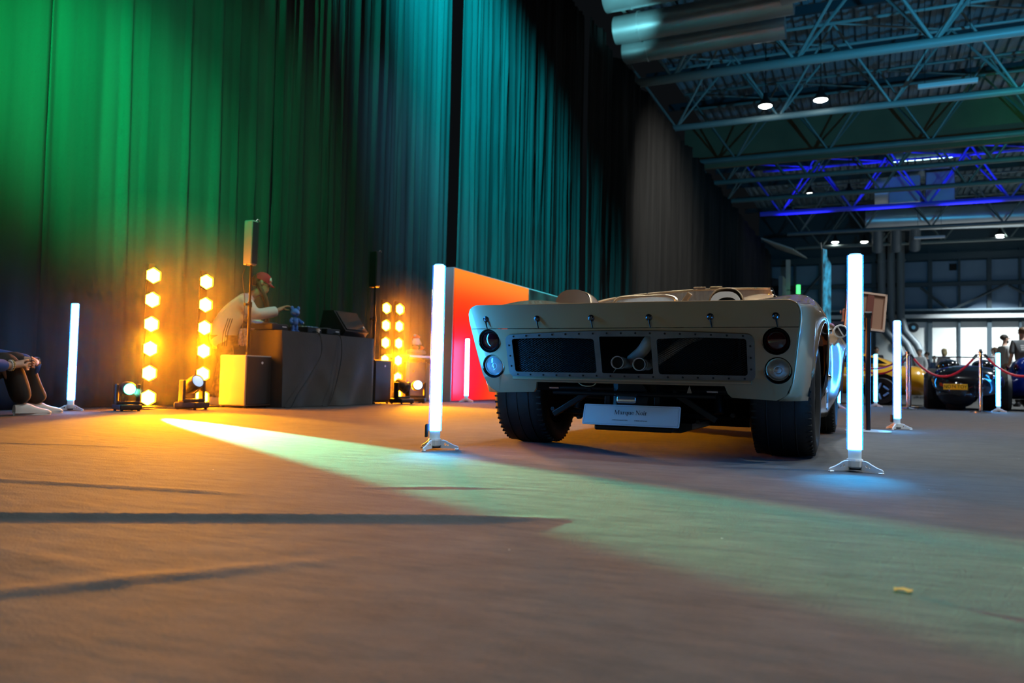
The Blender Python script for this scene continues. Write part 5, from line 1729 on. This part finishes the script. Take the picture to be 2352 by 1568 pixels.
# ---- person sitting on the floor at the left edge, arms round the knees
st = thing('person', 'person in black trousers and white trainers sitting against the drape', 'person', (-6.42, 3.72, 0))
D0 = Vector((-6.42, 3.72, 0))
J = {'pelvis': L_(-6.42, 3.72, .13, (.14, .11)), 'belly': L_(-6.42, 3.67, .28, (.12, .10)), 'chest': L_(-6.42, 3.70, .50, (.15, .11)), 'nb': L_(-6.42, 3.76, .66, (.07, .06)), 'neck': L_(-6.42, 3.79, .715, .052), 'jaw': L_(-6.42, 3.83, .765, (.055, .06)), 'head': L_(-6.42, 3.82, .845, (.072, .09)), 'crown': L_(-6.42, 3.80, .905, (.062, .075)), 'nose': L_(-6.42, 3.925, .825, .012),
     'rhip': L_(-6.33, 3.78, .12, .06), 'rkn': L_(-6.31, 4.08, .42, .03), 'ran': L_(-6.30, 4.26, .09, .028), 'lhip': L_(-6.51, 3.78, .12, .06), 'lkn': L_(-6.47, 4.28, .43, .03), 'lan': L_(-6.46, 4.50, .09, .028),
     'rsh': L_(-6.24, 3.76, .60, .055), 'rel': L_(-6.19, 3.92, .40, .042), 'rwr': L_(-6.22, 4.125, .402, .028), 'lsh': L_(-6.60, 3.76, .60, .055), 'lel': L_(-6.62, 4.1, .50, .042), 'lwr': L_(-6.36, 4.405, .440, .028)}
E_ = [('pelvis', 'belly'), ('belly', 'chest'), ('chest', 'nb'), ('nb', 'neck'), ('neck', 'jaw'), ('jaw', 'head'), ('head', 'crown'), ('head', 'nose'), ('pelvis', 'rhip'), ('rhip', 'rkn'), ('rkn', 'ran'), ('pelvis', 'lhip'), ('lhip', 'lkn'), ('lkn', 'lan'),
      ('chest', 'rsh'), ('rsh', 'rel'), ('rel', 'rwr'), ('chest', 'lsh'), ('lsh', 'lel'), ('lel', 'lwr')]
add_hand(J, E_, 'rwr', 'r', (-6.215 - D0.x, 4.175 - D0.y, .405), (.05, 1, -.12), (.2, .1, 1), (.1, .3, .9), .7)
add_hand(J, E_, 'lwr', 'l', (-6.285 - D0.x, 4.335 - D0.y, .428), (.6, -.8, -.1), (0, .1, 1), (.0, -.3, .9), .5)
skin('body', J, E_, skin_tones['a'], st, 2)
blue_sl = cloth('cloth_blue', (0.03, 0.10, 0.38))
SJ = {'pelvis': L_(-6.42, 3.70, .16, (.165, .13)), 'belly': L_(-6.42, 3.67, .30, (.15, .12)), 'chest': L_(-6.42, 3.70, .51, (.17, .125)), 'nb': L_(-6.42, 3.755, .645, (.09, .075)),
      'rsh': L_(-6.24, 3.76, .595, .078), 'rel': L_(-6.19, 3.92, .40, .064), 'rwr': L_(-6.218, 4.07, .40, .048), 'lsh': L_(-6.60, 3.76, .595, .078), 'lel': L_(-6.62, 4.1, .50, .064), 'lwr': L_(-6.41, 4.40, .445, .05)}
skin('sweater', SJ, [('pelvis', 'belly'), ('belly', 'chest'), ('chest', 'nb'), ('chest', 'rsh'), ('rsh', 'rel'), ('rel', 'rwr'), ('chest', 'lsh'), ('lsh', 'lel'), ('lel', 'lwr')], blue_sl, st, 2)
TJ = {'pelvis': L_(-6.42, 3.72, .145, (.16, .13)), 'rhip': L_(-6.33, 3.80, .13, .11), 'rk0': L_(-6.315, 4.02, .40, .095), 'rkn': L_(-6.31, 4.105, .455, .085), 'rk2': L_(-6.31, 4.165, .39, .085), 'rsn': L_(-6.305, 4.22, .24, .085), 'ran': L_(-6.30, 4.275, .085, .085),
      'lhip': L_(-6.51, 3.80, .13, .11), 'lk0': L_(-6.475, 4.20, .41, .095), 'lkn': L_(-6.47, 4.30, .465, .085), 'lk2': L_(-6.47, 4.375, .40, .085), 'lsn': L_(-6.465, 4.44, .24, .082), 'lan': L_(-6.46, 4.52, .085, .082)}
skin('trousers', TJ, [('pelvis', 'rhip'), ('rhip', 'rk0'), ('rk0', 'rkn'), ('rkn', 'rk2'), ('rk2', 'rsn'), ('rsn', 'ran'), ('pelvis', 'lhip'), ('lhip', 'lk0'), ('lk0', 'lkn'), ('lkn', 'lk2'), ('lk2', 'lsn'), ('lsn', 'lan')], cloth('cloth_charcoal', (0.022, 0.02, 0.019)), st, 2)
shoe(st, (-6.30 - D0.x, 4.28 - D0.y, 0), R(-8), shoe_white, sole_white, 0.29)
shoe(st, (-6.46 - D0.x, 4.50 - D0.y, 0), R(-8), shoe_white, sole_white, 0.29)
ob('hair', B().ell((0, .06, .885), (.085, .10, .085)), h_brown, st, smooth=True)
for k, (yy, m_) in enumerate(((4.105, 'bead_gold'), (4.09, 'bead_pale'))):
    b = B()
    for j in range(16):
        a = 2 * PI * j / 16
        b.ell((-6.22 + 0.037 * math.cos(a) - D0.x, yy - D0.y, 0.402 + 0.037 * math.sin(a)), 0.009, 6, 5)
    ob('bracelet', b, mat(m_, (0.6, 0.45, 0.2) if k == 0 else (0.7, 0.68, 0.6), 0.35, 0.4 if k == 0 else 0), st, smooth=True)
ob('wristwatch', B().tube([(-6.36 + 0.03 * math.cos(a) * .8 - D0.x, 4.405 - D0.y + 0.03 * math.cos(a) * .5, .44 + .036 * math.sin(a)) for a in [2 * PI * j / 14 for j in range(14)]], 0.008, n=6, closed=True), chrome, st, smooth=True)
b = B()
b.grid([[(-6.40 + 0.02 * u - D0.x, 4.43 + 0.035 * u - 0.02 * f - D0.y, .42 - .10 * f * (1 - .3 * u)) for u in (0, .5, 1)] for f in (0, .5, 1)])
lc = ob('loose_cuff', b, blue_sl, st, smooth=True)
lc.modifiers.new('t', 'SOLIDIFY').thickness = 0.004
finish_skins()
# ------------------------------------------------------------------ display stand, flag, rope posts
stn = thing('display_stand', 'floor sign stand seen from behind, pole with copper-backed board', 'sign stand', (-0.05, 7.46, 0))
ob('base_disc', B().lathe([(0, 0.014), (0.17, 0.012), (0.185, 0.006), (0.185, 0.0), (0, 0)], n=40), mat('stand_grey', (0.22, 0.24, 0.26), 0.55, 0.1), stn, smooth=True)
ob('pole', B().cyl((0, 0, 0.012), (0, 0, 0.97), 0.021, n=16), mat('stand_pole', (0.03, 0.03, 0.04), 0.35, 0.4), stn, smooth=True)
ob('joint', B().box((0.0, 0.01, 0.99), (0.05, 0.04, 0.06), bev=0.01).cyl((-0.03, 0.02, 1.01), (0.03, 0.02, 1.01), 0.018, n=12), black_metal, stn)
copper = mat('board_copper', (0.62, 0.33, 0.22), 0.35, 0.35)
Mb = Matrix.Translation((-0.02, 0.06, 1.035)) @ Euler((R(-6), R(7), R(20))).to_matrix().to_4x4()
bo = ob('board', B().box((0, 0, 0), (0.33, 0.012, 0.33)), copper, stn)
bo.matrix_local = Mb
ob('back_strip', B().box((0.03, -0.010, 0), (0.055, 0.012, 0.325)), mat('strip_brown', (0.22, 0.06, 0.04), 0.5), bo)
for sx in (-1, 1):
    ob('board_frame', B().box((sx * 0.157, -0.008, 0), (0.018, 0.022, 0.33)), mat('board_edge', (0.75, 0.5, 0.38), 0.4), bo)
    ob('board_frame', B().box((0, -0.008, sx * 0.157), (0.33, 0.022, 0.018)), mat('board_edge', (0.75, 0.5, 0.38), 0.4), bo)
ob('front_rim', B().box((0, 0.009, 0), (0.345, 0.006, 0.345)), black_metal, bo)

fl = thing('feather_flag', 'narrow blue feather flag on a pole beyond the gold car', 'flag', (-1.13, 20, 0))
ob('pole', B().tube(crom([(0, 0, 0.02), (0, 0, 1.5), (0, 0, 3.3), (-0.03, 0.06, 3.75)], 6), 0.016, n=8), steel, fl, smooth=True)
ob('base', B().box((0, 0, 0.012), (0.4, 0.4, 0.024), bev=0.006), black_metal, fl)
b = B()
b.grid([[(0.02 + 0.16 * u * (1 if f < .9 else .5), 0.50 * u * (1 if f < .9 else .4), 1.1 + 2.5 * f) for u in [k / 6 for k in range(7)]] for f in [k / 16 for k in range(17)]])
fo = ob('banner', b, mat('flag_print', (0.03, 0.32, 0.55), 0.7, var=0.9, scale=5), fl, smooth=True)
fo.modifiers.new('t', 'SOLIDIFY').thickness = 0.004

post_m = mat('post_chrome', (0.75, 0.72, 0.68), 0.12, 1.0)
rope_m = mat('rope_red', (0.62, 0.01, 0.04), 0.6)
POSTS = [(0.51, 15.05, 'chrome rope post right of the yellow coupe, the nearer of a pair'), (0.60, 16.6, 'chrome rope post right of the yellow coupe, the farther of a pair'), (1.54, 14.65, 'chrome rope post in front of the black roadster'), (2.62, 14.3, 'chrome rope post at the right edge'), (-0.47, 17.4, 'chrome rope post by the yellow coupe wheel')]
p0 = None
for x, y, lab in POSTS:
    if p0 is None:
        t = p0 = thing('rope_post', lab, 'stanchion', (x, y, 0), 0, 'chrome rope posts')
        ob('base', B().lathe([(0, 0.045), (0.05, 0.04), (0.14, 0.025), (0.16, 0.02), (0.16, 0.0), (0, 0)], n=28), post_m, t, smooth=True)
        ob('post', B().cyl((0, 0, 0.03), (0, 0, 0.95), 0.025, n=16), post_m, t, smooth=True)
        ob('finial', B().lathe([(0.025, 0.95), (0.035, 0.955), (0.035, 0.975), (0.02, 0.985), (0.028, 1.0), (0.018, 1.015), (0, 1.02)], n=16), post_m, t, smooth=True)
        ob('hook_ring', B().tube([(0.045 * math.cos(2 * PI * k / 16), 0.045 * math.sin(2 * PI * k / 16), 0.93) for k in range(16)], 0.006, n=6, closed=True), post_m, t, smooth=True)
    else:
        t = dup(p0)
        t.location = (x, y, 0)
    tag(t, lab, 'stanchion', 'chrome rope posts')
for (a, c, sag, lab) in ((0, 2, 0.36, 'red rope sagging in front of the black roadster'), (2, 3, 0.34, 'red rope running out at the right edge'), (4, 0, 0.22, 'red rope hanging before the yellow coupe'), (1, 4, 0.3, 'farther red rope by the yellow coupe tail')):
    A, Cc = Vector((POSTS[a][0], POSTS[a][1], 0.93)), Vector((POSTS[c][0], POSTS[c][1], 0.93))
    d = (Cc - A).normalized() * 0.052
    A, Cc = A + d, Cc - d
    pts = [A.lerp(Cc, k / 20) - Vector((0, 0, sag * 4 * (k / 20) * (1 - k / 20))) for k in range(21)]
    r_ = thing('barrier_rope', lab, 'rope', A, 0, 'red barrier ropes')
    ob('rope', B().tube([p - A for p in pts], 0.018, n=8), rope_m, r_, smooth=True)
    ob('end_hook', B().tube([p - A for p in pts[:2]], 0.022, n=8), post_m, r_, smooth=True)
    ob('end_hook', B().tube([p - A for p in pts[-2:]], 0.022, n=8), post_m, r_, smooth=True)

# ------------------------------------------------------------------ background cars
def super_sec(y, w_, zb, zt, n=28, e=3.0, sh=0.0):
    out = []
    zc, hz = (zb + zt) / 2, (zt - zb) / 2
    for k in range(n):
        a = 2 * PI * k / n
        cx, cz = math.cos(a), math.sin(a)
        x = w_ * math.copysign(abs(cx) ** (2 / e), cx)
        z = zc + hz * math.copysign(abs(cz) ** (2 / e), cz)
        x *= 1 - sh * max(0, (z - zc) / max(hz, .01))
        out.append((x, y, z))
    return out


def bg_wheel(t, x, y, s, r=0.31, w_=0.2, fat=False):
    q = ob('wheel', B().lathe([(r * .6, -w_ * .45), (r * .9, -w_ * .5), (r, -w_ * .3), (r, w_ * .3), (r * .9, w_ * .5), (r * .6, w_ * .45)], n=28, m=rot_to((s, 0, 0))), tyre_m, t, smooth=True, loc=(x, y, r))
    ob('rim', B().lathe([(0, w_ * .3), (r * .2, w_ * .32), (r * .5, w_ * .2), (r * .6, w_ * .42), (r * .66, w_ * .44), (r * .6, -w_ * .4), (0, 0)], n=24, m=rot_to((s, 0, 0))), alloy, q, smooth=True)
    for k in range(5):
        a = 2 * PI * k / 5
        ob('spoke', B().box((s * w_ * .36, 0, 0), (0.02, 0.04, r * .45)), alloy, q, loc=(0, math.cos(a) * r * .38, math.sin(a) * r * .38), rot=(-a + PI / 2, 0, 0))


def bg_car(label, loc, rz, paint, body_tab, wt, axles, half=0.74, r=0.31, cabin=None, cab_m=None, zb=0.2, fat=0.2):
    """body_tab: (y, top z), y from tail 0 forward; wt: (y, half width)"""
    t = thing('sports_car', label, 'car', loc, rz, 'display cars in the hall')
    ymax = body_tab[-1][0]
    rows = []
    n = 30
    for k in range(n + 1):
        y = ymax * (0.5 - 0.5 * math.cos(PI * k / n))
        rows.append(super_sec(y, interp(wt, y), zb, interp(body_tab, y), e=2.8, sh=0.10))
    ob('body', B().loft(rows), paint, t, smooth=True, angle=60)
    for y in axles:
        for s in (-1, 1):
            ob('wheel_arch', B().cyl((s * (half - 0.22), y, r + 0.02), (s * (half + 0.135), y, r + 0.02), r + 0.055, n=28), dark_void, t)
            bg_wheel(t, s * (half + 0.07), y, s, r, fat)
    if cabin:
        rows = []
        for (y, z, w_, z0) in cabin:
            rows.append(super_sec(y, w_, z0, z, e=3.2, sh=0.22))
        ob('cabin', B().loft(rows), cab_m or paint, t, smooth=True, angle=50)
    return t


yellow = mat('paint_yellow', (0.72, 0.36, 0.015), 0.25, coat=1.0)
black_p = mat('paint_black', (0.008, 0.008, 0.011), 0.15, coat=1.0)
blue_p = mat('paint_blue', (0.005, 0.03, 0.36), 0.18, 0.2, coat=1.0)
win_m = mat('car_window', (0.02, 0.03, 0.035), 0.08, spec=0.8)
yc = bg_car('small yellow coupe parked behind the rope posts', (1.05, 19.0, 0), R(90), yellow, [(0, .60), (.15, .80), (.5, .84), (1.2, .86), (2.2, .84), (3.2, .72), (3.75, .5)], [(0, .55), (.2, .72), (.8, .78), (2.4, .78), (3.3, .72), (3.75, .5)], (0.92, 3.0), 0.70,
            0.29, [(.55, .84, .5, .6), (.85, .98, .55, .6), (1.2, 1.09, .56, .6), (1.7, 1.12, .56, .6), (2.1, 1.06, .56, .6), (2.55, .84, .55, .6)], yellow)
ob('side_window', B().prism([(.80, .86), (1.0, .97), (1.35, 1.04), (1.65, 1.05), (1.65, .86)], 0.02, Matrix.Translation((-.545, 0, 0)) @ Matrix(((0, 0, 1, 0), (1, 0, 0, 0), (0, 1, 0, 0), (0, 0, 0, 1)))), win_m, yc)
ob('side_window', B().prism([(1.70, .86), (1.70, 1.05), (2.0, 1.01), (2.35, .86)], 0.02, Matrix.Translation((-.55, 0, 0)) @ Matrix(((0, 0, 1, 0), (1, 0, 0, 0), (0, 1, 0, 0), (0, 0, 0, 1)))), win_m, yc)
ob('bumper', B().tube([(-.6, .08, .42), (0, -.03, .42), (.6, .08, .42)], 0.03, n=8), chrome, yc, smooth=True)
for s in (-1, 1):
    ob('tail_lamp', B().ell((s * .5, .03, .58), (.06, .04, .05), 10, 8), red_lens, yc, smooth=True)

bc = bg_car('black open roadster with a yellow plate behind the red rope', (1.46, 15.6, 0), R(-3), black_p, [(0, .58), (.08, .68), (.3, .76), (.7, .80), (1.2, .80), (1.7, .80), (2.2, .70), (2.5, .52)], [(0, .34), (.1, .48), (.35, .56), (.8, .60), (1.7, .60), (2.2, .52), (2.5, .36)], (0.85, 1.95), 0.48,
            0.33, None, None, 0.24, 0.26)
ob('tail_boss', B().ell((-.16, .45, .36), (.36, .5, .33)), black_p, bc, smooth=True)
bg_wheel(bc, -0.18, 0.42, -1, 0.33, 0.30)
pl2 = ob('number_plate', B().box((0, 0, 0), (0.36, 0.012, 0.10), bev=0.004), mat('plate_yellow', (0.85, 0.45, 0.01), 0.4), bc, loc=(-0.2, -0.10, 0.405), rot=(R(-6), 0, 0))
pl2['label'] = 'yellow plate reading NO74 TOY'
text('lettering', 'NO74 TOY', 0.083, rivet_m, pl2, Matrix.Translation((0, -0.0068, 0)) @ Euler((R(90), 0, 0)).to_matrix().to_4x4(), 0.0006, sx=0.86)
ob('tail_letters', B().box((0, 0, 0), (0.006, 0.006, 0.03)), chrome, bc, loc=(-.2, .02, .60))
for s in (-1, 1):
    ob('head_rest', B().ell((s * .27, 1.1, .80), (.18, .30, .11)), black_p, bc, smooth=True)
    ob('tail_lamp', B().ell((s * .36, .045, .58), (.05, .035, .04), 10, 8), red_lens, bc, smooth=True)
ob('wind_screen', B().box((0, 1.55, .88), (.96, .012, .18), rot=(R(-25), 0, 0), bev=.004), glass_m, bc)
ob('screen_frame', B().tube([(-.5, 1.5, .78), (-.48, 1.58, .97), (.48, 1.58, .97), (.5, 1.5, .78)], 0.012, n=6), chrome, bc, smooth=True)
blc = bg_car('metallic blue sports car with grey soft top at the right edge', (2.26, 17.3, 0), R(-90), blue_p, [(0, .70), (.12, .92), (.4, 1.02), (1.0, 1.06), (2.4, 1.0), (3.4, .85), (4.0, .6)], [(0, .6), (.15, .78), (.5, .86), (3.0, .86), (3.7, .74), (4.0, .5)], (0.62, 3.0), 0.76,
             0.33, [(.35, 1.02, .6, .8), (.55, 1.2, .62, .8), (.85, 1.45, .63, .8), (1.2, 1.58, .62, .8), (1.7, 1.6, .6, .8), (2.1, 1.45, .6, .8), (2.6, 1.0, .6, .8)], mat('soft_top', (0.11, 0.11, 0.115), 0.7, bump=0.1))
ob('door_window', B().prism([(.95, 1.08), (1.1, 1.36), (1.7, 1.42), (2.0, 1.35), (2.3, 1.08)], 0.02, Matrix.Translation((.585, 0, 0)) @ Matrix(((0, 0, 1, 0), (1, 0, 0, 0), (0, 1, 0, 0), (0, 0, 0, 1)))), win_m, blc)
ob('sill', B().box((.84, 1.8, .26), (.06, 1.7, .14), bev=.02), black_p, blc)
for s in (-1, 1):
    ob('tail_lamp', B().ell((s * .55, .05, .78), (.08, .04, .06), 10, 8), red_lens, blc, smooth=True)

# ------------------------------------------------------------------ bits on the carpet
sc2 = thing('paper_scrap', 'tiny crumpled yellow scrap lying on the carpet, right foreground', 'scrap', (0.05, 1.70, 0.0))
b = B()
b.grid([[(-.016 + .008 * i, -.009 + .006 * j, .003 + .004 * abs(math.sin(i * 2.1 + j * 1.3))) for i in range(5)] for j in range(4)])
so = ob('scrap', b, mat('scrap_yellow', (0.55, 0.32, 0.02), 0.6), sc2)
so.modifiers.new('t', 'SOLIDIFY').thickness = 0.001

# faint glowing surfaces are not worth aiming rays at
for n_ in ('tube_halo', 'tube_collar', 'lit_grille', 'exit_green', 'player_screen', 'lens_blue_dim', 'lens_green', 'lens_blue'):
    if n_ in MATS:
        MATS[n_].cycles.emission_sampling = 'NONE'
